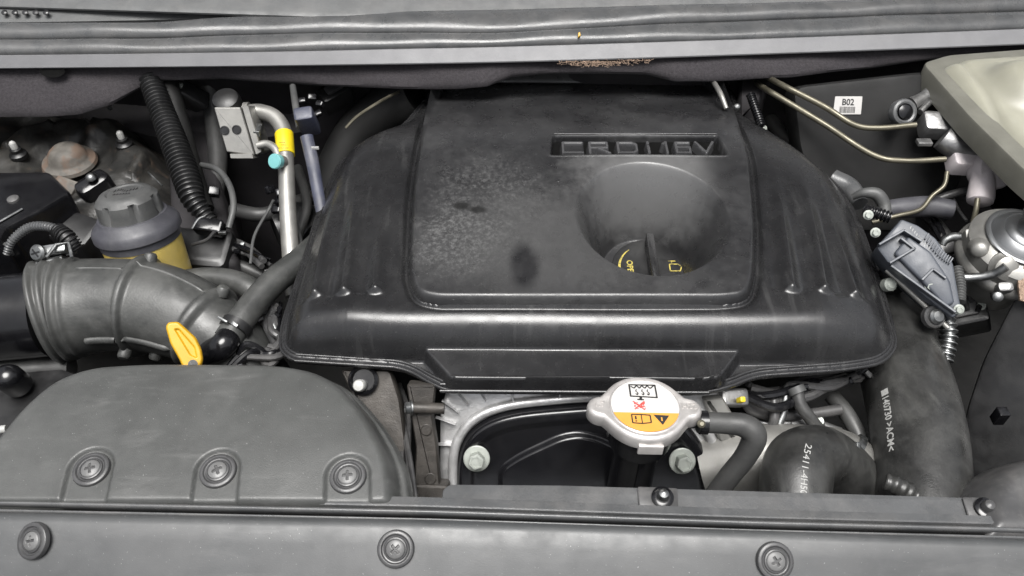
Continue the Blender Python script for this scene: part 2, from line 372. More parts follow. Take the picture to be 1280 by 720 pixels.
# ------------------------------------------------------------------ the bay itself
def line(pts, us, z):
    uu = [p[0] for p in pts]; vv = [p[1] for p in pts]
    zz = [p[2] if len(p) > 2 else z for p in pts]
    return [P(u, float(np.interp(u, uu, vv)), float(np.interp(u, uu, zz))) for u in us]
def sline(pts, us, z, n=6):         # smoothed
    c = crom([A([p[0], p[1], p[2] if len(p) > 2 else z], float) for p in pts], n); return line([tuple(q) for q in c], us, z)
def section(LA, LB, prof, wob=None):   # closed cross-section between two lines; prof (t, bulge m)
    out = []
    for t, bl in prof:
        row = []
        for i, (a, b) in enumerate(zip(LA, LB)):
            e = b-a; tx = norm(LA[min(i+1, len(LA)-1)]-LA[max(0, i-1)]); n = norm(np.cross(tx, e))
            if n[2]-n[1]*.3 < 0: n = -n
            w = 0 if wob is None else wob(i, t)
            row.append(a+e*t+n*(bl+w))
        out.append(row)
    return out
US = [-260+i*12 for i in range(151)]

fl = MB(); fl.box((0, .1, -.47), (2.0, 1.6, .02)); struct(fl.build('bay_floor', M['deep']))
fw = MB()
xs = np.linspace(-.95, .95, 60); zs = np.linspace(-.46, .05, 24)
def fwy(x, z): return .50 + .012*math.sin(9*x+2)+.01*math.sin(17*z+3*x) - .06*math.exp(-((x+.52)/.18)**2)*(z < -.12)
fw.add([(x, fwy(x, z), z) for z in zs for x in xs]+[(x, .54, z) for z in zs for x in xs],
       [(j*60+i, j*60+i+1, (j+1)*60+i+1, (j+1)*60+i) for j in range(23) for i in range(59)]+
       [(1440+j*60+i, 1440+(j+1)*60+i, 1440+(j+1)*60+i+1, 1440+j*60+i+1) for j in range(23) for i in range(59)])
struct(fw.build('firewall', M['wall'], recalc=False))
for sx in (-1, 1):
    w_ = MB(); w_.box((sx*.97, .1, -.2), (.03, 1.4, .5)); struct(w_.build('inner_wing_wall', M['deep']))

# raised bonnet above the bay (its underside shades the rear of the bay)
bn = MB(); bn.box((0, .56, .72), (1.9, .03, 1.15), Frame((0, 0, 0), norm((0, -.20, 1))), .012)
for bxn in (-.6, -.2, .2, .6): bn.box((bxn, .535, .72), (.10, .03, .9), Frame((0, 0, 0), norm((0, -.20, 1))), .012)
struct(bn.build('bonnet', M['wall']))
# cowl, weatherstrip, flange, felt
cw = MB()
LA = sline([(-300, 26), (0, 28), (320, 22), (640, 15), (960, 6), (1280, -4), (1600, -16)], US, .055)
LB = sline([(-300, -70), (0, -75), (640, -82), (1280, -92), (1600, -100)], US, .10)
cw.loft(section(LA, LB, [(0, 0), (.12, .004), (.5, .006), (1, .0), (1, -.03), (0, -.02)]))
struct(cw.build('cowl', M['cowl']))
# second lap of the cowl in the top left corner
cl2 = MB(); us2 = US
LA = line([(-300, 4, .070), (0, 8, .070), (250, 16, .070), (430, 22, .066), (560, 24, .056), (640, 22, .054), (960, 14, .054), (1280, 5, .054), (1600, -8, .054)], us2, .070)
LB = line([(-300, -80), (1600, -110)], us2, .112)
cl2.loft(section(LA, LB, [(0, 0), (.03, .003), (1, .004), (1, -.004), (0, -.003)])); struct(cl2.build('cowl_lap', M['cowl']))
vent = thing('vent_bumps', 'row of tiny black bumps at the left end of the cowl', 'trim', P(30, 16, .06))
for i in range(5):
    p = P(6+i*13, 16, .0655); MB().lathe([(.0022, -.004), (.0042, .0), (.0045, .0015), (.003, .0025)], Frame(p, (0, -.5, 1)), 12).build('bump', M['strip_dark'], vent)
def arc(b, n=8, t0=0., t1=1.): return [(t0+(t1-t0)*(.5-.5*math.cos(math.pi*i/n)), b*math.sin(math.pi*i/n)) for i in range(n+1)]
ws = thing('weatherstrip', 'long gray rubber bonnet seal with two rounded lobes along the cowl', 'rubber seal', P(640, 40, .045))
rs = random.Random(3); ph = [rs.uniform(0, 6) for _ in range(6)]
def wobf(k): return lambda i, t: .0011*math.sin(i*.21+ph[k])*(.4+.6*math.sin(math.pi*t))+.0008*math.sin(i*.53+ph[k+1])*math.sin(math.pi*t)
L0 = sline([(-300, 32), (0, 30), (180, 30), (320, 21), (640, 13), (960, 5), (1280, -5), (1600, -18)], US, .060)
L1 = sline([(-300, 52), (0, 50), (180, 48), (320, 43), (500, 41), (640, 40), (900, 27), (1280, 14), (1600, 4)], US, .052)
L2 = sline([(-300, 70), (0, 68), (320, 64), (500, 60), (640, 57), (960, 47), (1280, 35), (1600, 20)], US, .046)
MB().loft(section(L1, L0, arc(.010)+[(1, -.012), (0, -.012)], wobf(0))).build('upper_lobe', M['strip'], ws)
MB().loft(section(L2, L1, arc(.008, 8, 0, .93)+[(1, -.012), (0, -.012)], wobf(2))).build('lower_lobe', M['strip'], ws)
p = P(724, 44, .058); MB().prism([(-.002, -.004), (.0022, -.001), (.001, .0045), (-.0015, .003)], [(0, -.002), (0, .0015), (.0006, .002)], Frame(p, (0, -.6, 1))).build('tear_fleck', M['yellow'], ws)
L3 = sline([(-300, 90), (0, 86), (320, 83), (640, 78), (960, 68), (1280, 56), (1600, 42)], US, .030)
L2b = sline([(-300, 71), (0, 69), (320, 65), (500, 61), (640, 58), (960, 48), (1280, 36), (1600, 21)], US, .046)
fg = MB(); fg.loft(section(L3, L2b, [(0, 0), (.06, .0015), (.95, .0015), (1, 0), (1, -.004), (0.05, -.004)]))
tag(fg.build('cowl_flange', M['flange']), 'painted light gray metal flange strip running under the rubber seal', 'metal strip')
# felt
fe = thing('insulation_felt', 'dark purplish felt insulation hanging below the gray flange with a wavy lower edge', 'insulation', P(400, 95, .02))
usf = [-260+i*6 for i in range(301)]
LT = sline([(-300, 76), (0, 76), (320, 73), (640, 68), (960, 58), (1280, 46), (1600, 32)], usf, .028)
LBm = line([(-300, 150, -.03), (0, 146, -.03), (60, 146, -.03), (100, 143, -.028), (140, 131, -.02), (165, 116, -.01), (192, 101, .0), (280, 99, .0), (400, 107, -.005), (500, 111, -.005), (575, 111, -.005),
            (608, 108, 0), (640, 96, .005), (690, 92, .005), (810, 92, .005), (845, 101, .0), (890, 101, 0), (985, 97, 0), (1040, 90, .0), (1090, 85, .0), (1145, 77, .005), (1280, 62, .005), (1600, 40, .005)], usf, 0)
def fwob(i, t): return .0015*math.sin(i*.13+t*3)+.001*math.sin(i*.41+5*t)
fe_m = MB().loft(section(LBm, LT, [(0, 0), (.05, .004), (.15, .006), (.35, .0065), (.55, .006), (.75, .005), (1, .004), (1, -.006), (0.03, -.006)], fwob))
fe_m.build('felt_sheet', M['felt'], fe)
hb = MB(); q = P(69, 90, .022); hb.hf([(x, y) for x, y in circ(.018, 28, sy=.5)], lambda X, Y, d: .0075-.002*sst(0, .004, d), .0015, Frame(q, (0, -.75, .66)))
hb.build('felt_hole_shade', M['gap_shade'], fe)  # solid black disc on the felt, painted shade of a hole
st = MB()
for i in range(240):
    u = 745+rng.normal(0, 22); v = 78+abs(rng.normal(0, 2.6)) if i % 5 else 77.5+rng.uniform(0, 1.5)
    if i % 7 == 0: u = 795+rng.normal(0, 16); v = 75.5+rng.uniform(0, 1.6)
    q = P(u, v, .026); d = norm([rng.normal(), rng.normal()*.3, rng.normal()*.3])*rng.uniform(.0015, .004)
    q = q+A([0, -.008, .006]); st.tube([q-d, q+rng.normal(0, .0006, 3), q+d], .00035, 4)
o = st.build('torn_fibre', M['straw'], fe); o['kind'] = 'stuff'

# ------------------------------------------------------------------ engine cover
ec = thing('engine_cover', 'large black plastic engine cover with raised centre panel and round oil filler funnel', 'engine cover', P(740, 300, -.05))
ZF = -.048
def pz(l, z): return [tuple(P(u, v, z)[:2]) for u, v in l]
left = [(349, 437), (351, 405), (362, 372), (378, 325), (392, 278), (408, 232), (425, 200), (450, 183), (500, 160), (540, 112), (560, 85)]
right = [(900, 84), (925, 135), (960, 166), (1010, 200), (1052, 232), (1075, 275), (1095, 330), (1115, 395), (1123, 432)]
base_px = left[:]
out_bottom = [(1105, 453), (1060, 461), (945, 469), (912, 483), (880, 490), (560, 488), (538, 478), (505, 459), (365, 450)]
body_bottom = [(1105, 453), (1060, 459), (945, 462), (500, 459), (365, 450)]
def smooth_outline(px, z, r): return rpoly(pz(px, z), r, 6)
outer = smooth_outline(left+right+out_bottom, ZF, [.03]*len(left)+[.03]*len(right)+[.03]+[.02]*8)
body = smooth_outline(left+right+body_bottom, ZF, .03)
boss = rpoly(pz([(516, 431), (938, 433), (902, 481), (560, 479)], -.034), .008)
PZ0 = .002
pan_px = [(510, 345), (514, 240), (528, 150), (548, 60), (892, 62), (915, 120), (938, 190), (946, 290), (944, 350), (936, 374), (905, 378), (545, 378), (520, 372)]
pan = rpoly(pz(pan_px, PZ0), [.03, .05, .05, .03, .03, .04, .04, .04, .02, .02, .02, .02, .02], 6)
def top_slope(X, Y):
    s = -.30*.03*np.log1p(np.exp((Y-.285)/.03))
    s = s-.10*np.maximum(np.abs(X-.08)-.26, 0)-1.3*np.maximum(np.abs(X-.08)-.24, 0)**2
    return s
ribs = []
for a, b in [((392, 364), (414, 225)), ((430, 366), (450, 215)), ((470, 366), (480, 262)), ((988, 365), (966, 205)), ((1030, 364), (1006, 215)), ((1072, 364), (1034, 245))]:
    ribs.append((P(*a, -.004)[:2], P(*b, -.004)[:2]))
def shell_h(X, Y, d):
    db, _, _ = sdf(X, Y, body); dq, _, _ = sdf(X, Y, boss); dp, _, _ = sdf(X, Y, pan)
    # body profile: steep skirt, rounded shoulder
    t = np.clip((db-.006)/.046, 0, 1); prof = 1-(1-t)**3.3
    top = top_slope(X, Y)-.003*np.exp(-((db-.05)/.02)**2)*0
    h = ZF+(top-ZF)*prof
    # soft ledge
    yb = P(740, 432, -.03)[1]
    bh = -.0305+.02*(Y-yb)+.0; bh = np.where(dq > 0, ZF+(bh-ZF)*sst(0, .007, dq), -1)
    h = np.maximum(h, bh)
    h = np.maximum(h, ZF)
    h = h+.0022*np.exp(-((d-.0045)/.0016)**2) - .003*sst(.0022, 0, d)
    # channel round the raised panel
    g = np.exp(-((dp+.0035)/.0038)**2); h = h-.007*g
    h = h-.012*sst(0, .004, dp)
    for a, b in ribs:
        e = b-a; L = np.linalg.norm(e); e = e/L; n = A([-e[1], e[0]])
        s = (X-a[0])*e[0]+(Y-a[1])*e[1]; w = (X-a[0])*n[0]+(Y-a[1])*n[1]
        along = sst(-.007, .001, s)*sst(L, L*.25, s)
        h = h+.0062*np.exp(-(w/.0066)**2)*along + .0012*np.exp(-((s-.003)/.005)**2-(w/.006)**2)
        h = h-.0020*np.exp(-((w-.015)/.006)**2)*along-.0014*np.exp(-((w+.015)/.006)**2)*along
    h = h+.0009*np.sin(X*21+2)*np.sin(Y*17+1)
    return h
sh = MB(); sh.hf(outer, shell_h, .0013, keepf=lambda X, Y: sdf(X, Y, pan)[0] < .007)
sh.build('cover_shell', M['cover'], ec, ang=75, recalc=False)
rim = MB(); ro = outer[::3]; rim.prism(ro, [(.002, ZF-.0035), (0, ZF-.007), (-.0008, ZF-.004), (0, ZF-.001), (.004, ZF-.001)], cap0=False, cap1=False)
rim.build('edge_lip', M['cover'], ec, ang=60)
def inset_loop(poly, ins):
    p_ = A([q_[:2] for q_ in poly]); k_ = [0]
    for i_ in range(1, len(p_)):
        if np.linalg.norm(p_[i_]-p_[k_[-1]]) > .003: k_.append(i_)
    p_ = p_[k_]; ar_ = sum(p_[i_-1][0]*p_[i_][1]-p_[i_][0]*p_[i_-1][1] for i_ in range(len(p_)))
    t_ = np.roll(p_, -1, 0)-np.roll(p_, 1, 0); t_ /= np.linalg.norm(t_, axis=1)[:, None]; n_ = np.stack([-t_[:, 1], t_[:, 0]], 1)*(1 if ar_ > 0 else -1)
    return p_+n_*ins
for ins_, z_, rr_ in ((.0008, ZF-.0022, .0023), (.0072, ZF+.0012, .0021)):
    lp = inset_loop(outer, ins_); pth = crom([A([a_[0], a_[1], z_]) for a_ in lp], 3, closed=True); pth.append(pth[0])
    MB().tube(pth, rr_, 10).build('edge_bead', M['cover'], ec)
# raised panel with funnel and badge pocket
FC = P(815, 268, PZ)[:2]; FR = pxm(P(815, 268, PZ), 96)
FB = A([FC[0]+.001, FC[1]-.004]); FD = .097
bpl = rpoly(pz([(688, 194), (691, 167), (897, 167), (909, 194)], .006), .004, 4)
def panel_h(X, Y, d):
    top = top_slope(X, Y)+PZ+.0025*np.sin((X-.05)*6)*0
    h = -.006+(top+.006)*(1-(1-np.clip(d/.009, 0, 1))**2.4)
    # funnel: a cone narrowing to its floor
    r = np.hypot(X-FC[0], (Y-FC[1])*.90)
    t = np.clip((FR-r)/(FR-.052), 0, 1)
    dep = FD*(t**1.35)
    edge = np.clip((FR+.010-r)/.020, 0, 1)
    h = h-dep-.002*edge*edge
    db, _, _ = sdf(X, Y, bpl); h = h-.0165*sst(-.0004, .0014, db)+.0012*np.exp(-((db+.002)/.0015)**2)
    return h+.0006*np.sin(X*25+1)*np.sin(Y*19)
pn = MB(); pn.hf(pan, panel_h, .0013); pn.build('raised_panel', M['panel'], ec, ang=80, recalc=False)
MB().prism(rpoly(pz([(689.5, 193.5), (692, 168), (896, 168), (907, 193.5)], .006), .003, 4), [(0, -.014), (0, -.0075), (.0002, -.0070)]).build('badge_floor', M['gap_shade'], ec)  # near-black plate, pocket's recess shade put into its colour
bz = .0055
LET = {'C': [((.9, .95), (.1, .95)), ((.1, .95), (.1, .05)), ((.1, .05), (.9, .05))],
       'R': [((.1, 0), (.1, .95)), ((.1, .95), (.85, .95)), ((.85, .95), (.85, .5)), ((.85, .5), (.1, .5)), ((.45, .5), (.95, 0))],
       'D': [((.1, .05), (.1, .95)), ((.1, .95), (.75, .95)), ((.75, .95), (.92, .8)), ((.92, .8), (.92, .2)), ((.92, .2), (.75, .05)), ((.75, .05), (.1, .05))],
       'i': [((.5, 0), (.5, .62)), ((.5, .88), (.5, 1))], '1': [((.55, 0), (.55, 1)), ((.55, 1), (.2, .85))],
       '6': [((.9, .95), (.12, .95)), ((.12, .95), (.12, .05)), ((.12, .05), (.88, .05)), ((.88, .05), (.88, .52)), ((.88, .52), (.12, .52))],
       'V': [((.05, 1), (.5, .05)), ((.5, .05), (.95, 1))]}
for ch, cu, w_ in (('C', 716, 30), ('R', 749, 29), ('D', 784, 28), ('i', 811, 9), ('1', 833, 11), ('6', 854, 22), ('V', 882, 24)):
    c0 = P(cu, 182, bz+.003); W2 = pxm(c0, w_); H2 = .0235; sw = .0034
    def lh(X, Y, d):
        D = np.full(X.shape, 9.0)
        for (ax_, ay), (bx_, by) in LET[ch]:
            a = A([c0[0]+(ax_-.5)*W2, c0[1]+(ay-.5)*H2]); b = A([c0[0]+(bx_-.5)*W2, c0[1]+(by-.5)*H2]); e = b-a; l2 = e@e+1e-12
            t = np.clip(((X-a[0])*e[0]+(Y-a[1])*e[1])/l2, 0, 1); q_ = np.maximum(np.abs(X-a[0]-t*e[0]), np.abs(Y-a[1]-t*e[1])) if False else np.hypot(X-a[0]-t*e[0], Y-a[1]-t*e[1])
            D = np.minimum(D, q_)
        return bz-.016+.0165*np.clip((sw+.0009-D)/.0026, 0, 1)
    o_l = [(c0[0]+x_*(W2/2+.004), c0[1]+y_*(H2/2+.004)) for x_, y_ in ((-1, -1), (1, -1), (1, 1), (-1, 1))]
    m = MB(); m.hf(o_l, lh, .0007); tag(m.build('badge_letter', M['badge'], ec, ang=50, recalc=False), 'raised plastic character %s in the badge pocket' % ch)

MB().tube([P(693, 167.5, .0045), P(790, 167, .0045), P(896, 167.5, .0045)], .0009, 10).build('badge_highlight', M['badge'], ec)  # lighter bead added as the highlight along the pocket's top edge
# oil cap at the funnel's foot
oc_c = P(815, 336, -.091); ofr = Frame(oc_c, (0, -.06, 1))
oc = thing('oil_filler_cap', 'black oil filler cap with yellow print at the bottom of the funnel', 'oil cap', oc_c)
rc = pxm(oc_c, 51)
MB().lathe([(rc*.96, -.02), (rc, -.004), (rc*.99, -.001), (rc*.95, 0), (rc*.5, .0003), (.001, .0004)], ofr, 48).build('cap_disc', M['black'], oc)
gh = MB(); gh.box(ofr.w((0, .001, .009)), (.0105, rc*1.75, .020), ofr, .002); gh.build('grip_bar', M['cover'], oc)
oi = thing  # noqa
ico = MB()
def seg2(mb, fr, a, b, w, z=.0008):
    a = A(a, float); b = A(b, float); e = norm(b-a); n = A([-e[1], e[0]])*w/2
    mb.add([fr.w((*(a-n), z)), fr.w((*(b-n), z)), fr.w((*(b+n), z)), fr.w((*(a+n), z))], [(0, 1, 2, 3)])
k = .001
for a, b in [((22, -4), (34, -4)), ((34, -4), (37, 4)), ((22, -4), (22, 7)), ((22, 7), (32, 7)), ((32, 7), (38, 3)), ((38, 3), (44, 6)), ((25, 7), (25, 11)), ((21, 12), (30, 12))]:
    seg2(ico, ofr, (a[0]*k*rc/.05, a[1]*k*rc/.05), (b[0]*k*rc/.05, b[1]*k*rc/.05), .0016)
ico.build('oil_can_symbol', M['yellowink'], oc, recalc=False)
t_ = text_on('OPEN', .011, ofr, cx=-.027*rc/.05, cy=0.0, z=.0008, rot=-math.pi/2, bold=True); t_.build('open_print', M['yellowink'], oc, recalc=False)
ar = MB()
for i in range(8):
    a0 = math.pi*(.72+i*.05); a1 = a0+math.pi*.05; seg2(ar, ofr, (.80*rc*math.cos(a0), .80*rc*math.sin(a0)), (.80*rc*math.cos(a1), .80*rc*math.sin(a1)), .0015+.0004*i)
ar.build('arc_arrow', M['yellowink'], oc, recalc=False)

# ------------------------------------------------------------------ fasteners
def screw_mesh():
    m = MB()
    def h(X, Y, d):
        cr = np.minimum(np.abs(X), np.abs(Y)); ln = np.maximum(np.abs(X), np.abs(Y))
        z = .0030*np.sqrt(np.clip(d/.010, 0, 1))
        cut = sst(.0016, .0009, cr)*sst(.0058, .0048, ln); return z-.0032*cut
    m.hf(circ(.0100, 40), h, .00045); return m
def clip_mesh():
    m = MB(); m.lathe([(.0198, -.003), (.0198, .0), (.0190, .0022), (.0172, .0032), (.0155, .0030), (.0140, .0012), (.0128, .0010), (.0120, .0026), (.0106, .0030), (.0100, .0022), (.001, .0022)], Frame((0, 0, 0), (0, 0, 1)), 44); return m
clip_proto = None
def fastener(parent, p, n, scale=1.0, spin=.3, label=None):
    global clip_proto
    if clip_proto is None:
        me1 = clip_mesh().build('x', M['clipring'], origin=(0, 0, 0)); me2 = screw_mesh().build('x', M['screw'], origin=(0, 0, 0), ang=70)
        clip_proto = (me1.data, me2.data); bpy.data.objects.remove(me1); bpy.data.objects.remove(me2)
    fr = Frame(p, n, (1, 0, 0)); mt = Matrix((fr.x, fr.y, fr.n)).transposed()
    o = bpy.data.objects.new('retaining_clip', clip_proto[0]); col.objects.link(o); o.parent = parent
    o.location = Vector(p)-Vector(parent['_w']); o.rotation_euler = (mt@Matrix.Rotation(spin, 3, 'Z')).to_euler(); o.scale = (scale,)*3
    s = bpy.data.objects.new('cross_screw', clip_proto[1]); col.objects.link(s); s.parent = o; s.location = (0, 0, .0024)
    if label: o['label'] = label
    return o
def hexbolt(name, fr, r, mat_, parent=None, washer=1.55, h=1.0):
    m = MB(); m.lathe([(r*washer, 0), (r*washer, r*.22), (r*washer*.93, r*.30), (r*.9, r*.34)], fr, 28)
    hexa = [(r*math.cos(math.pi/3*i+.3), r*math.sin(math.pi/3*i+.3)) for i in range(6)]
    m.prism(rpoly(hexa, r*.12, 2), [(0, r*.3), (0, r*h), (r*.10, r*(h+.10)), (r*.3, r*(h+.11)), (r*.32, r*(h+.0))], fr)
    return m.build(name, mat_, parent, ang=25)

# ------------------------------------------------------------------ bottom-left duct
ZD = -.02
dk = thing('intake_duct_cover', 'wide dusty gray plastic duct cover with three cross screws at lower left', 'duct cover', P(250, 540, ZD))
dpx = [(-60, 640), (-45, 600), (-10, 552), (30, 503), (68, 470), (115, 454), (180, 450), (358, 452), (405, 459), (440, 478), (478, 520), (500, 556), (512, 585), (518, 640)]
dout = rpoly(pz(dpx, ZD-.012), .03, 6)
dtop = rpoly(pz([(-60, 640), (-45, 600), (-10, 550), (30, 502), (68, 469), (115, 452), (180, 448), (350, 449), (395, 457), (428, 475), (462, 512), (483, 548), (495, 580), (499, 640)], ZD), .03, 6)
cl = [(115, 588), (273, 590), (435, 596)]
clw = [P(u, v, ZD) for u, v in cl]
def duct_h(X, Y, d):
    dt, _, _ = sdf(X, Y, dtop)
    y0 = P(250, 660, ZD)[1]; y1 = P(250, 452, ZD)[1]
    top = ZD+.006*np.sin(np.clip((Y-y0)/(y1-y0), 0, 1)*math.pi*.9)-.04*np.maximum(X-.0+.30, 0)**2
    h = ZD-.022+(top-ZD+.022)*(1-(1-np.clip((dt+.001)/.016, 0, 1))**2.5)
    h = np.where(dt < -.001, ZD-.022, h)
    h = h-.010*sst(.006, 0, d)
    for c in clw:
        dx = X-c[0]; dy = Y-c[1]; r = np.where(dy > 0, np.hypot(dx, dy), np.abs(dx*1.0+dy*.12))
        h = h-.0042*sst(.0225, .0195, r)
    return h+.0007*np.sin(X*23)*np.sin(Y*31+1)
dm = MB(); dm.hf(dout, duct_h, .0016); dm.build('duct_lid', M['shroud'], dk, ang=75, recalc=False)
dm = MB(); dm.prism(dout[::2], [(.001, ZD-.20), (0, ZD-.031)], cap0=False, cap1=False); dm.build('duct_side', M['shroud'], dk, ang=60)
for i, c in enumerate(clw):
    zc = float(duct_h(A([[c[0]]]), A([[c[1]-.0]]), A([[.1]]))[0, 0])
    fastener(dk, (c[0], c[1], zc+.0015), (0.0, -.10, 1), .88, (.25, .5, .1)[i])

# ------------------------------------------------------------------ front panel + seals
fp = thing('front_panel', 'broad pebbled gray plastic radiator top panel across the bottom with three cross screws', 'panel', P(640, 690, -.03))
vs0 = [(-300, 632), (0, 641), (540, 650), (940, 663), (1280, 675), (1600, 684)]
vs1 = [(-300, 800), (0, 805), (1280, 830), (1600, 840)]
LA = line(vs0, US, -.020); LB = line(vs1, US, -.075)
rows = section(LA, LB, [(0, -.006), (0.0, 0), (.03, .004), (.08, .0055), (.2, .006), (.4, .006), (.6, .006), (.8, .005), (1, 0), (1, -.02), (0, -.02)])
MB().loft(rows).build('panel_sheet', M['front'], fp, ang=50)
pn_n = None
for i, (u, v, sp) in enumerate([(43, 676, .2), (495, 686, .75), (968, 701, .5)]):
    # plane of the panel near the screw
    k = int(np.argmin([abs(uu-u) for uu in US])); a = LA[k]; b = LB[k]; e = b-a; n = norm(np.cross((1, 0, 0), e)); n = n if n[2] > 0 else -n
    f_ = Frame(a+n*.0062, n); q = f_.px(u, v); p = f_.w((q[0], q[1], .0))
    n2 = norm(n+A([(-.30, 0, 0.05)[i], .0, 0])); fastener(fp, p+n*.0022, n2, .84, sp)
wsf = thing('bonnet_front_seal', 'double beaded dark rubber seal running along the top edge of the front panel', 'rubber seal', P(640, 640, -.02))
def vline(o0, o1): return [(-300, o0-8), (0, o0), (540, o0+(o1-o0)*.34), (940, o0+(o1-o0)*.74), (1280, o1), (1600, o1+9)]
LA = line(vline(622, 656), US, -.024); LB = line(vline(609, 646), US, -.026)
MB().loft(section(LA, LB, [(0, 0), (.1, .001), (.9, .0012), (1, 0), (1, -.006), (0, -.006)])).build('flat_base', M['strip'], wsf)
LA = line(vline(643, 677), US, -.031); LB = line(vline(619, 653), US, -.031)
MB().loft(section(LA, LB, [(0, 0), (.1, .001), (.9, .001), (1, 0), (1, -.006), (0, -.006)])).build('seal_gap_shade', M['gap_shade'], wsf)  # black underlay strip, painted shade of the gaps between the beads
LA = line(vline(633, 667), US, -.026); LB = line(vline(626, 660), US, -.025)
MB().loft(section(LA, LB, arc(.0050, 10)+[(1, -.006), (0, -.006)])).build('large_bead', M['strip'], wsf)
LA = line(vline(641, 675), US, -.024); LB = line(vline(637, 671), US, -.024)
MB().loft(section(LA, LB, arc(.0030, 8)+[(1, -.006), (0, -.006)])).build('small_bead', M['strip'], wsf)

# radiator top bar
rb = thing('radiator_top_bar', 'flat gray plastic bar with two clips behind the front seal', 'bar', P(900, 630, -.035))
bar = [(552, 640), (553, 612), (562, 605), (700, 606), (900, 612), (1100, 618), (1290, 624), (1500, 630), (1500, 680), (552, 650)]
bo = rpoly(pz(bar, -.034), .003, 3); m = MB(); m.prism(bo, [(.001, -.06), (0, -.058), (0, -.0355), (.0006, -.0344), (.002, -.034)]); m.build('bar_body', M['strip'], rb)
for (pl, cu, cv) in (([(797, 608), (847, 610), (848, 640), (799, 640)], 828, 622), ([(1203, 621), (1262, 623), (1264, 652), (1212, 650)], 1232, 636)):
    m = MB(); m.prism(rpoly(pz(pl, -.031), .002, 3), [(0, -.0338), (0, -.0315), (.0008, -.031)]); m.build('mount_plate', M['clip'], rb)
    q = P(cu, cv, -.030); m = MB(); m.lathe([(.0105, -.0008), (.0105, .002), (.008, .0035), (.0065, .0036)], Frame(q, (0, -.1, 1)), 20)
    g = m.build('grommet', M['gloss'], rb); m = MB(); m.lathe([(.0058, .0), (.0058, .004), (.0045, .008), (.002, .0095), (.0005, .0098)], Frame(q+A([0, 0, .002]), (0, -.1, 1)), 16)
    m.build('pin', M['steel'] if cu < 1000 else M['clip'], rb)

# ------------------------------------------------------------------ radiator cap, neck, overflow hose
cc = P(806, 508, .012); cn = norm((0.03, .13, 1.0)); cfr = Frame(cc, cn)
rcp = thing('pressure_cap', 'silver pressure radiator cap with white and orange warning sticker', 'radiator cap', cc-A([0, 0, .02]))
def capout():
    r = pxm(cc, 53); out = []
    for i in range(180):
        a = 2*math.pi*i/180
        x = math.cos(a); ear = max(0, abs(x)-.86)/.14; rr = r
        # ears: blend a bump
        c_, q_ = 1.04, .32; ds_ = q_*q_-(c_*math.sin(a))**2
        er = c_*abs(x)+math.sqrt(ds_) if ds_ > 0 else 0
        er = max(er, 1.0+.30*math.exp(-((math.sin(a))/.30)**2)*.75); rr = r*max(1, er)
        out.append((rr*math.cos(a), rr*math.sin(a)*(1 if True else 1)))
    return out
co = capout(); r_ = pxm(cc, 53)
MB().prism(co, [(.003, -.016), (.0008, -.0155), (0, -.014), (0, -.004), (.0008, -.0015), (.0025, 0), (.004, .0004), (.006, -.0002)], cfr).build('cap_shell', M['capmetal'], rcp, ang=45)
rl = r_*.80
lab = MB(); lab.prism(circ(rl*1.05, 64), [(0, -.0005), (.0, .0004), (.001, .0010), (.0022, .0006)], cfr); lab.build('label_ring', M['capmetal'], rcp)
wl_ = MB(); yb = -rl*.28
up = [(x, y) for x, y in circ(rl, 96) if y >= yb]; x0 = math.sqrt(rl*rl-yb*yb)
ups = sorted(up, key=lambda p: math.atan2(p[1]-yb, p[0])); up = [(x0, yb)]+ups+[(-x0, yb)]
wl_.add([cfr.w((x, y, .0013)) for x, y in up], [tuple(range(len(up)))]); wl_.build('white_sticker', M['paper'], rcp, recalc=False)
dn = [(x, y) for x, y in circ(rl, 96) if y < yb]; dn = sorted(dn, key=lambda p: math.atan2(p[1]-yb, p[0])); dn = [(-x0, yb)]+dn+[(x0, yb)]
MB().add([cfr.w((x, y, .0013)) for x, y in dn], [tuple(range(len(dn)))]).build('orange_sticker', M['orange'], rcp, recalc=False)
ik = MB(); k = rl/100
def s2(m_, pts, w, z=.0016):
    for a, b in zip(pts[:-1], pts[1:]): seg2(m_, cfr, (a[0]*k, a[1]*k), (b[0]*k, b[1]*k), w*k, z)
s2(ik, [(-40, 82), (42, 82)], 5); s2(ik, [(-38, 82), (-38, 34)], 5); s2(ik, [(40, 82), (40, 30)], 5); s2(ik, [(-40, 36), (42, 32)], 5); s2(ik, [(-8, 34), (-10, 22)], 8); s2(ik, [(-20, 23), (0, 22)], 5)
s2(ik, [(-34, 76), (-24, 68), (-16, 80), (-8, 68), (0, 80), (8, 68), (16, 80), (24, 68), (36, 80)], 4)
for xx in (-18, 0, 16): s2(ik, [(xx, 64), (xx-3, 56), (xx+3, 50), (xx, 42)], 3); s2(ik, [(xx-4, 47), (xx, 41), (xx+4, 47)], 3)
s2(ik, [(-44, -36), (-44, -68), (-16, -70), (10, -66), (10, -38), (-16, -36), (-44, -36)], 4); s2(ik, [(-16, -36), (-16, -70)], 3); s2(ik, [(-33, -42), (-33, -55)], 5); s2(ik, [(-33, -59), (-33, -63)], 5)
ik.add([cfr.w((x*k, y*k, .0016)) for x, y in ((20, -36), (66, -38), (42, -74))], [(0, 2, 1)])
ik.build('warning_symbols', M['ink'], rcp, recalc=False)
s3 = MB(); s2(s3, [(42, -46), (42, -60)], 4, .0019); s3.build('warning_mark', M['orange'], rcp, recalc=False)
rd = MB()
for a, b in (((-34, 16), (-2, -18)), ((-32, -16), (0, 16))): s2(rd, [a, b], 4)
for i in range(26): 
    x = rng.uniform(-30, -2); y = rng.uniform(-12, 12); s2(rd, [(x, y), (x+rng.uniform(-7, 7), y+rng.uniform(-4, 4))], 3.5, .0017)
rd.build('crossed_hand_print', M['red'], rcp, recalc=False)
for txt, sgn in (('HOT', -1), ('SST', 1)):
    pass
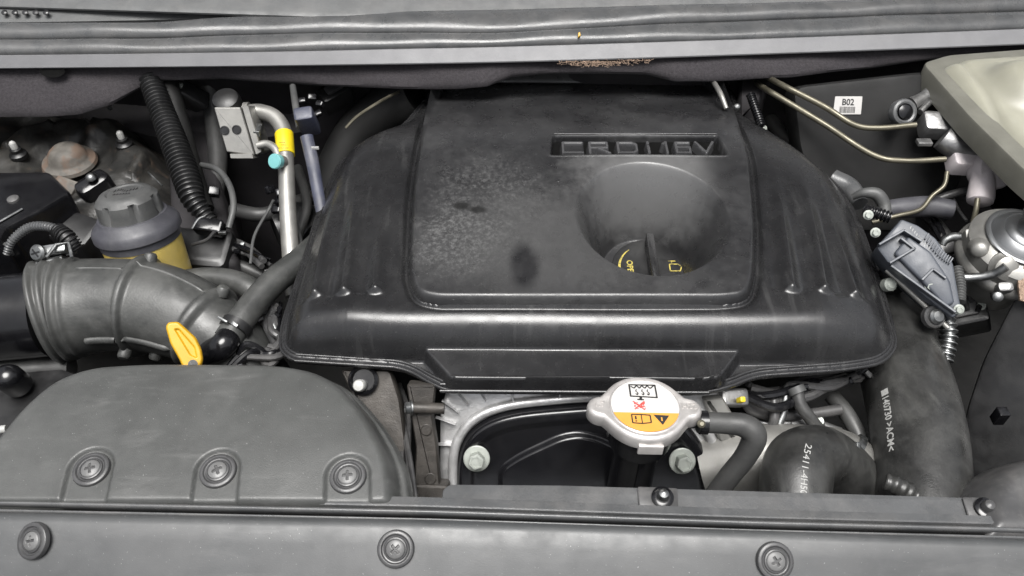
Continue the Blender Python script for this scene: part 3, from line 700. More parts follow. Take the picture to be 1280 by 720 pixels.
text_on('1.7', .009, cfr, cx=-r_*1.06, cy=.002, z=.0003, depth=.0004).build('embossed_mark', M['capmetal'], rcp)
text_on('22H', .009, cfr, cx=r_*1.06, cy=.002, z=.0003, depth=.0004, rot=math.pi).build('embossed_mark', M['capmetal'], rcp)
tb = MB(); tb.box(cfr.w((.002, -r_*1.0, -.014)), (.024, .004, .012), cfr, .001); tb.build('safety_tab', M['capmetal'], rcp)
nk = thing('radiator_filler_neck', 'black plastic filler neck standing under the silver radiator cap', 'filler neck', P(806, 590, -.06))
b0 = cfr.w((0, 0, -.015)); 
m = MB(); rn = r_*.80
m.lathe([(rn*.72, -.15), (rn*.72, -.045), (rn*.74, -.038), (rn*.95, -.036), (rn*1.0, -.030), (rn*1.0, -.004), (rn*.9, 0)], Frame(b0, norm((0, .02, 1))), 36); m.build('neck_tube', M['gloss'], nk)
m = MB(); m.box(b0+A([0.002, -rn*.74, -.075]), (.006, .008, .07)); m.build('neck_rib', M['gloss'], nk)
p0 = cfr.w((r_*.7, -.004, -.022))
m = MB(); m.tube([p0, P(880, 527, -.012), P(905, 529, -.014)], [pxm(cc, 7)]*3, 14); m.build('spout', M['gloss'], nk)
oh = thing('overflow_hose', 'thin black rubber overflow hose bending down beside the radiator cap', 'hose', P(930, 560, -.06))
pa, ra = tpx([(872, 528, -.010, 13), (905, 529, -.012, 13.5), (930, 532, -.014, 15), (943, 545, -.022, 15.5), (932, 570, -.045, 14), (912, 595, -.07, 13.5), (890, 625, -.10, 13.5)], 10)
MB().tube(pa, ra, 20).build('hose_tube', M['rubber'], oh)
q, rq = tpx([(874, 528, -.010, 15), (884, 528.3, -.010, 15)], 2)
MB().tube(q, rq, 20).build('spring_clip', M['gloss'], oh)
MB().lathe([(.004, 0), (.004, .003), (.002, .005)], Frame(P(876, 530, .004), (0, -.6, 1)), 10).build('clip_ear', M['pipe'], oh)

# ------------------------------------------------------------------ engine front: aluminium housing + black timing cover
tf = Frame(P(740, 540, -.10), norm((0, -.80, .60)))
eh = thing('engine_housing', 'bright cast aluminium engine housing with small fins under the engine cover', 'engine housing', tf.o)
hpx = [(548, 640), (549, 520), (556, 495), (575, 470), (900, 470), (905, 505), (955, 575), (1000, 640)]
ho = rpoly([tf.px(u, v) for u, v in hpx], .012, 4)
MB().prism(ho, [(0, -.06), (0, -.018), (.002, -.016), (.006, -.015)], tf).build('casting', M['bright'], eh)
# curved rim
arcp = [(566, 640), (566, 575), (578, 543), (602, 522), (640, 510), (700, 503), (760, 500), (820, 506), (870, 530), (895, 560), (912, 640)]
ap = crom([A([*tf.px(u, v), 0]) for u, v in arcp], 8)
m = MB(); m.tube([tf.w((p[0], p[1], -.011)) for p in ap], .0055, 12); m.build('sealing_rim', M['bright'], eh)
for (u, v, a) in ((562, 512, .9), (576, 500, .7), (600, 494, .5), (556, 530, 1.2), (640, 496, .2), (700, 493, .1), (553, 560, 1.5)):
    c = tf.px(u, v); dx, dy = math.cos(a+math.pi/2)*.011, math.sin(a+math.pi/2)*.011
    m = MB(); m.prism(rpoly([(c[0]-dx-.001, c[1]-dy), (c[0]-dx+.001, c[1]-dy), (c[0]+dx+.001, c[1]+dy), (c[0]+dx-.001, c[1]+dy)], .0004, 2), [(0, -.016), (0, -.008), (.0005, -.0075)], tf); m.build('casting_fin', M['bright'], eh)
# diagonal ledge at right
m = MB()
m.prism(rpoly([tf.px(u, v) for u, v in [(880, 500), (905, 498), (985, 640), (935, 640)]], .004), [(0, -.02), (0, -.006), (.002, -.003), (.006, -.003)], tf); m.build('casting_ledge', M['alu2'], eh)
tcv = thing('timing_cover', 'black timing cover with arched raised face and two zinc bolts', 'timing cover', tf.w((0, 0, -.01)))
tpx_ = [(570, 645), (571, 585), (580, 552), (603, 530), (640, 517), (700, 510), (760, 507), (815, 512), (858, 532), (882, 562), (894, 585), (905, 645)]
to = crom([A([*tf.px(u, v), 0]) for u, v in tpx_], 6); to = [(p[0], p[1]) for p in to]
inner = rpoly([tf.px(u, v) for u, v in [(622, 660), (624, 585), (650, 568), (700, 545), (722, 541), (745, 545), (800, 570), (812, 585), (815, 660)]], .012, 6)
def tch(X, Y, d):
    di, _, _ = sdf(X, Y, inner)
    h = -.012+.012*(1-(1-np.clip(d/.007, 0, 1))**2.4)
    h = h-.003*sst(.014, .022, d)
    return h+.007*sst(-.001, .0045, di)
m = MB(); m.hf(to, tch, .0018, tf); m.build('cover_face', M['gloss'], tcv, ang=75, recalc=False)
for u, v in ((596, 572), (852, 575)):
    q = tf.px(u, v); hexbolt('flange_bolt', Frame(tf.w((q[0], q[1], .002)), norm((0, -.72, .69))), .0092, M['pinktone'], tcv, 1.6, 1.8)
# crankcase mass behind
m = MB(); m.box((.09, .17, -.25), (.56, .42, .30)); struct(m.build('engine_block', M['deep']))

# brown bracket, left of the housing
bk = thing('engine_bracket', 'weathered brown metal bracket with a cross bolt between duct cover and housing', 'bracket', P(530, 560, -.11))
bf = Frame(P(530, 560, -.10), norm((0, -.75, .66)))
m = MB(); m.prism(rpoly([bf.px(u, v) for u, v in [(516, 640), (520, 560), (514, 520), (508, 480), (545, 480), (540, 520), (546, 560), (552, 640)]], .004, 4), [(0, -.02), (0, -.002), (.0015, 0), (.004, 0)], bf); m.build('arm', M['brown'], bk)
m = MB(); m.tube([bf.w((*bf.px(512, 508), .006)), bf.w((*bf.px(556, 509), .006))], .006, 14); m.build('cross_tube', M['brown'], bk)
hexbolt('hex_bolt', Frame(bf.w((*bf.px(516, 508), .006)), (-1, -.2, .2)), .007, M['steel'], bk, 1.2)
for u, v in ((533, 537), (538, 598)):
    q = bf.px(u, v); m = MB(); m.lathe([(.0065, -.001), (.0065, .0012), (.0055, .0018), (.005, .0010), (.0005, .001)], Frame(bf.w((*q, 0)), bf.n), 18); m.build('round_boss', M['brown'], bk)
m = MB(); m.prism(rpoly([bf.px(u, v) for u, v in [(508, 640), (512, 604), (560, 606), (566, 640)]], .004), [(0, -.02), (0, .004), (.002, .006)], bf); m.build('foot', M['brown'], bk)
# alu arm next to duct with white plug
b2 = thing('cast_arm', 'rough gray cast arm with a white plug behind the duct cover', 'casting', P(470, 520, -.1))
b2f = Frame(P(470, 500, -.085), norm((0, -.6, .8)))
m = MB(); m.prism(rpoly([b2f.px(u, v) for u, v in [(425, 462), (488, 462), (500, 500), (508, 560), (520, 640), (485, 640), (470, 560)]], .006), [(0, -.02), (0, -.003), (.002, 0), (.005, 0)], b2f); m.build('arm', M['brown'], b2)
q = b2f.px(455, 475); m = MB(); m.lathe([(.017, -.002), (.017, .006), (.014, .008), (.012, .002), (.001, .002)], Frame(b2f.w((*q, 0)), b2f.n), 24); m.build('socket', M['gloss'], b2)
q = b2f.px(451, 482); m = MB(); m.lathe([(.007, .0), (.007, .010), (.0055, .0125), (.001, .013)], Frame(b2f.w((*q, .002)), b2f.n), 18); m.build('plug', M['white'], b2)
# ------------------------------------------------------------------ left side
# big ribbed intake hose
ih = thing('air_intake_hose', 'large ribbed gray rubber air intake hose at left behind the duct cover', 'intake hose', P(170, 400, -.10))
IH = [(56, 392, -.085, 62), (72, 388, -.085, 62), (90, 385, -.085, 61), (140, 381, -.085, 58), (190, 384, -.085, 57), (235, 398, -.088, 53), (270, 418, -.095, 47), (300, 445, -.11, 42), (330, 485, -.14, 40)]
pa, ra = tpx(IH, 14); pp, rr, tt = resample(pa, ra, .0016)
rr = rr.copy()
# reduce to keep the foreshortened silhouette, add collar grooves and hoops
L = tt[-1]
for c, w_, a in ((.004, .0035, .005), (.016, .004, .004), (.028, .004, .0045), (.040, .004, .003)): rr += a*np.exp(-((tt-c)/w_)**2)
for c in (.118, .208): rr += .0065*np.exp(-((tt-c)/.0055)**4)
m = MB(); m.tube(pp, list(rr), 56); frs = m.frames; m.build('hose_body', M['rubber2'], ih, ang=50)
def lrib(s0, s1, ang, w_, nm='stiffening_rib'):
    i0, i1 = int(s0/L*(len(pp)-1)), int(s1/L*(len(pp)-1)); mm = MB(); path = []; rd_ = []
    ii = np.linspace(i0, i1, 26).astype(int)
    for j, i in enumerate(ii):
        f = frs[i]; r = f[4]-.0008; path.append(f[0]+(f[2]*math.cos(ang)+f[3]*math.sin(ang))*r)
        e = min(j, 25-j)/3.0; rd_.append(w_*min(1, .25+e))
    mm.tube(path, rd_, 12); mm.build(nm, M['rubber2'], ih)
def ang_for(i, du, dv):            # angle on ring i whose outward direction points to image (du,dv)
    f = frs[i]; best = max(range(72), key=lambda k: (lambda d: (np.dot(d, RT)*du-np.dot(d, UP)*dv))(f[2]*math.cos(k*math.pi/36)+f[3]*math.sin(k*math.pi/36)))
    return best*math.pi/36
iref = int(.1/L*len(pp))
up_a = ang_for(iref, 0, -1); cam_a = ang_for(iref, 0, 0) if False else None
dn_a = ang_for(iref, 0, 1)
def mixang(t):        # 0 = image top, 1 = image bottom, passing in front (towards the camera)
    best = None
    for s_ in (1, -1):
        d = (dn_a-up_a)*s_ % (2*math.pi)
        a = up_a+s_*d*.5; f = frs[iref]; v = f[2]*math.cos(a)+f[3]*math.sin(a)
        if np.dot(v, -FW) > 0: best = (s_, d)
    s_, d = best; return up_a+s_*d*t
lrib(.055, .115, mixang(.22), .0028); lrib(.120, .205, mixang(.16), .0028); lrib(.06, .115, mixang(.76), .0055); lrib(.122, .20, mixang(.74), .0045)
for (s_, a_) in ((.124, .03), (.212, .07), (.118, .86), (.160, .95)):
    i = int(s_/L*(len(pp)-1)); f = frs[i]; a = mixang(a_); dv = f[2]*math.cos(a)+f[3]*math.sin(a)
    mm = MB(); mm.lathe([(.008, -.004), (.0078, .004), (.006, .007), (.002, .008)], Frame(f[0]+dv*(f[4]+.0), dv), 16); mm.build('moulded_lug', M['rubber2'], ih)
# black shiny pipe to its left
pa, ra = tpx([(-90, 410, -.09, 54), (-20, 400, -.087, 54), (62, 392, -.085, 54)], 6)
m = MB(); m.tube(pa, ra, 48); tag(m.build('air_pipe', M['gloss']), 'glossy black air pipe leaving the frame at the left edge', 'pipe')
cs = thing('hose_clamp', 'worm drive clamp screw with cross head on top of the intake hose collar', 'clamp', P(50, 320, -.02))
q = P(48, 316, -.024); f_ = Frame(q, norm((-.2, -.75, .65)))
MB().lathe([(.0062, -.01), (.0098, -.001), (.0102, .002), (.008, .0045), (.001, .005)], f_, 20).build('screw_head', M['steel'], cs)
m = MB(); 
for a in (.4, .4+math.pi/2): m.box(f_.w((0, 0, .0048)), (.012, .0022, .0012), Frame((0, 0, 0), f_.n, (math.cos(a), math.sin(a), 0)))
m.build('screw_slot_shade', M['recess_shade'], cs)  # dark cross raised on the head, painted shade of the slot
m = MB(); m.box(P(68, 312, -.026), (.030, .012, .010), Frame((0, 0, 0), (0, -.5, 1), (1, .2, 0)), .002); m.build('housing', M['steel'], cs)
m = MB(); m.tube([P(58, 322, -.02), P(70, 306, -.018), P(86, 304, -.02), P(90, 322, -.025)], .0022, 8); m.build('wire_ring', M['steel'], cs)
pa, ra = tpx([(46, 330, -.036, 3.5), (78, 322, -.035, 3.5)], 4); MB().tube(pa, ra, 8).build('band_edge', M['steel'], cs)

# power steering reservoir
top = P(155, 240, .005); bot = P(196, 352, -.12); ax = norm(top-bot); pf = Frame(top, ax)
ps = thing('power_steering_reservoir', 'round fluid reservoir with knurled gray screw cap and dirty yellow tank', 'fluid reservoir', bot)
r1 = pxm(top, 38)
def lob(a, h): return 1-.15*max(0, math.cos(7*a+.6))**5 if -.034 < h < -.006 else 1
MB().lathe([(r1*.97, -.036), (r1*1.02, -.034), (r1*1.02, -.02), (r1, -.008), (r1*.93, -.0055), (r1*.86, -.003), (r1*.80, -.0005), (r1*.6, .001), (r1*.55, -.0005), (.001, .0005)], pf, 84, lob).build('screw_cap', M['graycap'], ps)
t_ = MB()
for i_ in range(9): t_.box(pf.w((-.014+i_*.0034, .004+.003*math.sin(i_), .0008)), (.0014, .006, .001), pf)
for i_ in range(6): t_.box(pf.w((-.010+i_*.0038, -.007, .0008)), (.0020, .003, .001), pf)
t_.build('worn_embossing', M['clip'], ps)
r2 = pxm(P(168, 290, -.05), 51)
MB().lathe([(r2*.80, -.030), (r2*.84, -.034), (r2*.98, -.041), (r2*1.03, -.046), (r2*1.03, -.054), (r2*.98, -.056), (r2*.95, -.058), (r2*.95, -.066), (r2*.9, -.067)], pf, 56).build('collar', M['collar'], ps)
MB().lathe([(r2*.84, -.20), (r2*.90, -.13), (r2*.93, -.066)], pf, 48).build('tank', M['dirtyyellow'], ps)
# dipstick
df = Frame(P(230, 428, -.015), norm((.25, -.6, .76)), (1, 0, 0))
dp = thing('dipstick', 'bright yellow oil dipstick handle standing beside the intake hose', 'dipstick', df.o-A([0, 0, .02]))
o_ = rpoly([df.px(u, v) for u, v in [(207, 409), (210, 403), (223, 402), (245, 422), (252, 437), (254, 450), (247, 472), (234, 472), (224, 449), (213, 430)]], .003, 4)
slot = rpoly([df.px(u, v) for u, v in [(218, 411), (224, 411), (244, 434), (247, 448), (238, 444)]], .002, 4)
def dph(X, Y, d):
    ds_, _, _ = sdf(X, Y, slot); return .003*(1-(1-np.clip(d/.0022, 0, 1))**2)-.0028*sst(-.0005, .001, ds_)
m = MB(); m.hf(o_, dph, .0006, df); m.prism(o_, [(.001, -.005), (0, -.004), (0, .0)], df, cap1=False); m.build('handle', M['yellow'], dp, ang=60)
MB().tube([P(241, 455, -.02), P(243, 480, -.08), P(246, 500, -.15)], .005, 10).build('guide_tube', M['black'], dp)
# breather hose + elbow
bh = thing('breather_hose', 'gray rubber breather hose curving from the intake elbow up under the engine cover', 'hose', P(310, 400, -.08))
pa, ra = tpx([(400, 305, -.07, 17), (375, 327, -.065, 17), (345, 350, -.062, 17), (320, 376, -.062, 17), (300, 402, -.064, 17.5), (284, 425, -.068, 17.5)], 10)
MB().tube(pa, ra, 28).build('hose_tube', M['rubber2'], bh)
pa, ra = tpx([(298, 405, -.0635, 20), (292, 414, -.065, 20)], 3); MB().tube(pa, ra, 28).build('clamp_band', M['black'], bh)
MB().box(P(294, 406, -.04), (.009, .005, .006), Frame((0, 0, 0), (0, -.5, 1), (1, -.8, 0)), .0012).build('clamp_ear', M['steel'], bh)
MB().box(P(279, 400, -.045), (.014, .003, .008), Frame((0, 0, 0), (0, -.5, 1), (1, -.6, 0)), .001).build('clamp_tail', M['steel'], bh)
pa, ra = tpx([(287, 420, -.066, 16), (278, 433, -.066, 17), (262, 442, -.085, 17), (245, 452, -.11, 17)], 8); MB().tube(pa, ra, 28).build('elbow', M['gloss'], bh)
m = MB(); pa, ra = tpx([(262, 436, -.092, 26), (272, 452, -.11, 26)], 3); m.tube(pa, ra, 28); m.build('socket', M['rubber2'], bh)
oh2 = MB(); pa, ra = tpx([(215, 352, -.11, 13), (260, 347, -.105, 13), (295, 352, -.105, 14), (318, 366, -.11, 15), (330, 388, -.13, 15)], 8); oh2.tube(pa, ra, 20)
tag(oh2.build('coolant_hose', M['rubber2']), 'short gray hose arching behind the intake hose', 'hose')

# strut tower and left rear hardware
tw = thing('strut_tower', 'dirty brown gray suspension tower top with dome cap in the left rear corner', 'strut tower', P(90, 200, -.14))
tpoly = rpoly(pz([(-120, 330), (-120, 120), (40, 118), (120, 130), (190, 160), (240, 215), (252, 300), (200, 340)], -.12), .05, 6)
DC = P(88, 204, -.11)
def twh(X, Y, d):
    r = np.hypot(X-DC[0], Y-DC[1])
    h = -.12-.05*sst(.05, 0, d)+.018*sst(.15, .10, r)-.014*sst(.075, .055, r)+.004*np.sin(X*60+Y*30)*np.sin(Y*70)
    h += .010*np.exp(-((r-.115)/.01)**2)*(np.cos(5*np.arctan2(Y-DC[1], X-DC[0])) > -.2)
    for (u, v, w_) in ((140, 160, .02), (215, 200, .018), (10, 230, .02), (60, 150, .016), (170, 215, .015), (115, 175, .012), (190, 250, .018)):
        c = P(u, v, -.11); h += .014*np.exp(-((X-c[0])**2+((Y-c[1])*.7)**2)/w_**2)*np.sin(u)
    return h
m = MB(); m.hf(tpoly, twh, .003); m.build('tower_top', M['dirty'], tw, ang=70, recalc=False)
rd_ = pxm(DC, 31)
MB().lathe([(rd_*1.05, -.004), (rd_*1.0, .001), (rd_*.80, .004), (rd_*.74, .007), (rd_*.66, .016), (rd_*.5, .022), (rd_*.25, .025), (.0005, .0255)], Frame(DC+A([0, 0, .005]), (.05, 0, 1)), 36).build('dome_cap', M['dome'], tw)
for u, v in ((20, 188), (153, 175)):
    c = P(u, v, -.09); m = MB(); m.lathe([(.013, -.012), (.013, -.006), (.010, -.004), (.0085, -.002), (.0085, .003), (.006, .004)], Frame(c, (0, 0, 1)), 16); b_ = m.build('stud_nut', M['black'], tw, ang=20)
    MB().lathe([(.0050, 0), (.0050, .010), (.003, .013), (.0005, .014)], Frame(c+A([0, 0, .003]), (0, 0, 1)), 14).build('stud_tip', M['white'], tw)
MB().lathe([(.003, 0), (.004, .003), (.001, .005)], Frame(P(138, 136, -.07), (0, -.3, 1)), 12).build('bright_rivet', M['steel'], tw)
for (u0, v0, u1, v1) in ((185, 215, 203, 232), (106, 148, 113, 155)):
    MB().tube([P(u0, v0, -.10), P(u1, v1, -.10)], .0012, 6).build('bare_edge', M['steel'], tw)
MB().box(P(85, 235, -.10), (.035, .022, .02), Frame((0, 0, 0), (0, -.4, 1), (1, -.4, 0))).build('pale_bracket', M['dome'], tw)
# black box far left
bx = thing('fuse_box', 'black plastic box with a bright worn edge at the left frame border', 'fuse box', P(20, 260, -.08))
pl = pz([(-120, 300), (-110, 215), (62, 214), (88, 240), (52, 262), (8, 285), (0, 300)], -.045)
MB().prism(rpoly(pl, .006, 4), [(.001, -.16), (0, -.15), (0, -.050), (.002, -.046), (.005, -.045)]).build('lid', M['gloss'], bx)
MB().tube([P(-30, 287, -.043), P(0, 277, -.043), P(28, 261, -.043)], .0016, 8).build('worn_edge', M['steel'], bx)
MB().lathe([(.008, 0), (.0075, .003), (.003, .005)], Frame(P(17, 250, -.0455), (0, 0, 1)), 14).build('lid_bump', M['clip'], bx)
m = MB(); m.box(P(95, 300, -.12), (.10, .05, .08), Frame((0, 0, 0), (0, -.2, 1), (1, -.4, 0)), .006); tag(m.build('relay_block', M['black']), 'black relay block wedged between fuse box and reservoir', 'relay')
m = MB(); m.box(P(126, 244, -.11), (.030, .05, .07), Frame((0, 0, 0), (0, -.2, 1), (1, -.9, 0)), .008)
tag(m.build('bracket_block', M['gloss']), 'glossy black bracket behind the gray screw cap', 'bracket')
MB().lathe([(.008, 0), (.006, .004), (.002, .006)], Frame(P(114, 222, -.07), (0, -.2, 1)), 12).build('bracket_stud', M['steel'], bx)
m = corrug([(8, 318, -.05, 4), (16, 300, -.035, 5), (38, 284, -.025, 5.5), (66, 285, -.025, 5.5), (84, 298, -.035, 6), (90, 318, -.05, 6)], .0035, .12)
tag(m.build('wire_loom', M['strip']), 'shiny ribbed wire loom arching over the intake clamp', 'cable')
m = corrug([(72, 288, -.03, 9), (84, 298, -.032, 10), (96, 312, -.045, 9)], .004, .15); tag(m.build('loom_boot', M['black']), 'black ribbed boot at the end of the arching loom', 'cable boot')
pa, ra = tpx([(-10, 302, -.06, 2), (8, 306, -.055, 2.2), (16, 318, -.055, 2)], 6); m = MB(); m.tube(pa, ra, 8); tag(m.build('ground_wire', M['graycap']), 'thin gray wire with a small hook at the left edge', 'wire')

# corrugated conduit descending
m = corrug([(188, 100, .00, 13), (203, 140, -.02, 14), (220, 185, -.04, 15.5), (236, 232, -.06, 15.5), (243, 252, -.07, 13), (258, 272, -.085, 10), (275, 292, -.10, 9)], .0068, .11)
tag(m.build('corrugated_conduit', M['black']), 'thick black corrugated conduit coming down from the felt at left', 'conduit')
pa, ra = tpx([(208, 95, -.01, 12), (226, 160, -.05, 12), (245, 225, -.08, 11), (258, 262, -.095, 10)], 8); m = MB(); m.tube(pa, ra, 16)
tag(m.build('wiring_duct', M['deep']), 'smooth black wiring duct right behind the corrugated conduit', 'duct')
pa, ra = tpx([(252, 206, -.07, 3.5), (272, 212, -.06, 4), (287, 232, -.06, 4), (292, 258, -.065, 4), (286, 285, -.08, 4)], 8); m = MB(); m.tube(pa, ra, 10)
tag(m.build('thin_hose', M['graycap']), 'thin gray hose looping right of the corrugated conduit', 'hose')
# firewall grille / heater pipe region: dark panels with soft shapes
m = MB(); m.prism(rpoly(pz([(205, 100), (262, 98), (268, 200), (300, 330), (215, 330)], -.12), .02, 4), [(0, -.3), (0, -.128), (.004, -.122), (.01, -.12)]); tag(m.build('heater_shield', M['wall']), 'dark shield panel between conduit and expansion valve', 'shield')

# expansion valve
ev = thing('expansion_valve', 'silver air conditioning expansion valve block with two holes on the firewall', 'expansion valve', P(295, 170, -.02))
ef = Frame(P(295, 165, .0), norm((.0, -.80, .55)))
q = lambda l: [ef.px(u, v) for u, v in l]
MB().prism(rpoly(q([(267, 134), (300, 134), (318, 194), (283, 190)]), .002, 3), [(0, -.05), (0, -.002), (.0008, -.0004), (.0015, 0)], ef).build('block_face', M['alu2'], ev, ang=8)
MB().prism(rpoly(q([(301, 132), (310, 132), (327, 190), (319, 194)]), .002, 3), [(0, -.045), (0, -.004), (.0008, -.002), (.0015, -.002)], ef).build('side_plate', M['alu2'], ev, ang=8)
MB().prism(rpoly(q([(288, 192), (316, 192), (318, 198), (289, 198)]), .001, 3), [(0, -.02), (0, .002), (.0005, .003)], ef).build('foot_plate', M['alu2'], ev)
for u, v in ((281, 163), (296, 162)):
    c = ef.px(u, v); MB().lathe([(.0064, -.001), (.0064, .0008), (.0052, .001), (.0045, .0004), (.0005, .0004)], Frame(ef.w((*c, .0004)), ef.n), 22).build('bolt_hole_shade', M['recess_shade'], ev)  # dark discs proud of the block, painted shade of its holes
MB().lathe([(.020, -.03), (.020, .0), (.018, .006), (.012, .009), (.001, .0095)], Frame(P(283, 126, .005), (0, -.3, 1)), 28).build('sensing_bulb', M['black'], ev)
MB().box(P(323, 163, -.005), (.009, .02, .01), None, .001).build('side_nut', M['steel'], ev)
ac = thing('refrigerant_pipe', 'pale aluminium refrigerant pipe with yellow tape running down from the valve block', 'pipe', P(358, 250, -.06))
pa, ra = tpx([(306, 141, .0, 9.5), (325, 140, .0, 10), (342, 146, -.002, 10), (353, 160, -.008, 10), (356, 180, -.016, 10), (358, 215, -.032, 10), (360, 265, -.055, 10.5), (364, 325, -.085, 11), (368, 370, -.11, 11)], 10)
MB().tube(pa, ra, 24).build('main_pipe', M['alu2'], ac)
pa, ra = tpx([(306, 141, .0, 13), (312, 141, .0, 13)], 2); MB().tube(pa, ra, 24).build('pipe_collar', M['alu2'], ac)
pa, ra = tpx([(355.2, 168, -.0115, 11.5), (356, 178, -.015, 11.3), (357, 194, -.0225, 11.5)], 4); m = MB(); m.tube(pa, ra, 24); fr_ = m.frames; m.build('yellow_tape', M['tagyellow'], ac)
m = MB()
for i, (v, n_) in enumerate(((178, 3), (185, 5))):
    for k_ in range(n_):
        u = 350+k_*2.6+(i*-1); c = P(u, v, -.003); m.box(c, (.0016, .0008, .0032 if (k_+i) % 2 else .002), Frame((0, 0, 0), (0, -.8, .6)))
m.build('tape_print', M['ink'], ac)
pa, ra = tpx([(322, 182, -.015, 5), (334, 180, -.013, 5), (344, 186, -.014, 5), (349, 198, -.02, 5)], 8); MB().tube(pa, ra, 14).build('branch_pipe', M['alu2'], ac)
c = P(349, 202, -.014); f_ = Frame(c, norm((-.35, -.7, .6)))
MB().lathe([(.0085, -.008), (.0085, .004)], f_, 20).build('valve_stub', M['alu2'], ac)
MB().lathe([(.0098, .002), (.0102, .004), (.0102, .010), (.009, .0115), (.001, .012)], f_, 26).build('teal_cap', M['cyan'], ac)
# navy cable + connector
nv = thing('sensor_cable', 'navy blue sleeved cable with black connector right of the yellow taped pipe', 'cable', P(392, 200, -.04))
pa, ra = tpx([(383, 170, -.005, 8), (390, 200, -.02, 8), (396, 232, -.035, 7.5), (402, 265, -.05, 7)], 8); MB().tube(pa, ra, 14, flat=.5).build('sleeve', M['navy'], nv)
MB().box(P(384, 152, .0), (.026, .02, .05), Frame((0, 0, 0), (0, -.5, 1), (1, .2, 0)), .003).build('connector', M['navy'], nv)
MB().box(P(394, 185, -.01), (.010, .002, .004), None).build('white_tick', M['white'], nv)
for (u, v, s_) in ((378, 126, .008), (390, 122, .009), (400, 130, .008), (383, 138, .007), (398, 142, .008)):
    MB().box(P(u, v, .005), (s_*1.3, s_, s_), Frame((0, 0, 0), norm((rng.normal()*.4, -.5, 1)), (1, rng.normal()*.4, 0)), .0015).build('connector_lug', M['gloss'], nv)
pa, ra = tpx([(366, 108, .0, 4), (370, 135, .0, 4.5), (374, 160, -.005, 4)], 6); m = MB(); m.tube(pa, ra, 10); tag(m.build('drain_strip', M['graycap']), 'thin gray strip left of the black connector', 'strip')
pa, ra = tpx([(432, 160, -.03, 1.8), (446, 146, -.02, 2), (470, 130, -.005, 2), (490, 119, -.02, 2), (530, 100, -.05, 2)], 6); m = MB(); m.tube(pa, ra, 8); tag(m.build('bonnet_cable', M['pipe']), 'thin pale cable rising diagonally behind the engine cover at left', 'cable')
pa, ra = tpx([(400, 260, -.20, 26), (440, 175, -.12, 26), (480, 140, -.08, 30), (520, 118, -.05, 36)], 8); m = MB(); m.tube(pa, ra, 24); tag(m.build('heater_hose', M['deep']), 'dark hose half hidden behind the left rear of the engine cover', 'hose')
# thin wires near
for i, (l, w_, mt, lb) in enumerate([
    ([(313, 330, -.10, 1.8), (318, 295, -.09, 2), (336, 262, -.08, 2), (342, 250, -.07, 2)], 0, 'graycap', 'thin gray wire curving up toward the bare pipe'),
    ([(372, 330, -.10, 2), (376, 300, -.09, 2), (368, 275, -.09, 2)], 0, 'graycap', 'short gray wire just right of the bare pipe'),
    ([(268, 290, -.07, 2.2), (258, 300, -.08, 2.2), (240, 306, -.09, 2.2)], 0, 'wire', 'short black wire below the corrugated conduit'),
    ([(240, 286, -.06, 1.5), (248, 274, -.055, 1.5), (256, 270, -.055, 1.5)], 0, 'steel', 'tiny bright wire below the corrugated conduit')]):
    pa, ra = tpx(l, 6); m = MB(); m.tube(pa, ra, 8); tag(m.build('wire', M[mt]), lb, 'wire')
cn_ = thing('plug_connector', 'black plug connector at the foot of the corrugated conduit', 'connector', P(275, 290, -.09))
MB().box(P(262, 284, -.085), (.040, .02, .02), Frame((0, 0, 0), (0, -.4, 1), (1, -.15, 0)), .003).build('shell', M['gloss'], cn_)
MB().box(P(278, 291, -.07), (.010, .004, .004), None).build('metal_tab', M['steel'], cn_)
MB().box(P(268, 240, -.075), (.014, .012, .014), Frame((0, 0, 0), (.3, -.5, 1))).build('upper_clip', M['gloss'], cn_)
m = MB(); m.box(P(250, 318, -.13), (.10, .06, .05), Frame((0, 0, 0), (0, -.3, 1), (1, -.1, 0)), .008); tag(m.build('pump_housing', M['black']), 'dark pump housing right of the yellow reservoir tank', 'housing')
c = P(346, 245, -.08); m = MB()
for i in range(6): m.box(c+rng.normal(0, .006, 3), (.014, .012, .010), Frame((0, 0, 0), norm((rng.normal()*.5, -.5, 1)), (1, rng.normal()*.5, 0)), .002)
tag(m.build('harness_plug', M['gloss']), 'small black plug cluster left of the bare aluminium pipe', 'connector')
pa, ra = tpx([(345, 290, -.15, 26), (372, 282, -.15, 30), (400, 300, -.15, 30)], 8); m = MB(); m.tube(pa, ra, 22); tag(m.build('lower_hose', M['black']), 'dark thick hose passing behind the bare aluminium pipe', 'hose')

# harness between breather hose and cover
def harness(name, label, pts, n, spread, rpx, z, parentmat='wire', tips=0):
    t = thing(name, label, 'wiring', P(pts[0][0], pts[0][1], z)); 
    for i in range(n):
        l = [(u+rng.normal(0, spread), v+rng.normal(0, spread), z+rng.normal(0, .006), rpx*rng.uniform(.7, 1.2)) for u, v in pts]
        pa, ra = tpx(l, 6); MB().tube(pa, ra, 8).build('wire', M[parentmat if i % 3 else 'gloss'], t)
    for i in range(tips):
        u, v = pts[rng.integers(len(pts))]; MB().box(P(u+rng.normal(0, spread*1.6), v+rng.normal(0, spread*1.6), z+.006), (.009, .006, .005), Frame((0, 0, 0), norm(rng.normal(0, .5, 3)+A([0, -.4, 1])), norm((1, rng.normal(), 0))), .001).build('terminal', M[['steel', 'gloss', 'clip'][i % 3]], t)
    return t
harness('wiring_harness', 'tangle of black wires at the left front edge of the engine cover', [(342, 385), (340, 405), (350, 430), (335, 445), (310, 440), (290, 462)], 12, 5, 4.5, -.085, tips=8)
harness('wiring_harness', 'bundle of black wires under the right front edge of the engine cover', [(930, 492), (965, 500), (1000, 485), (1040, 478), (1075, 470)], 9, 7, 5, -.095, tips=6)
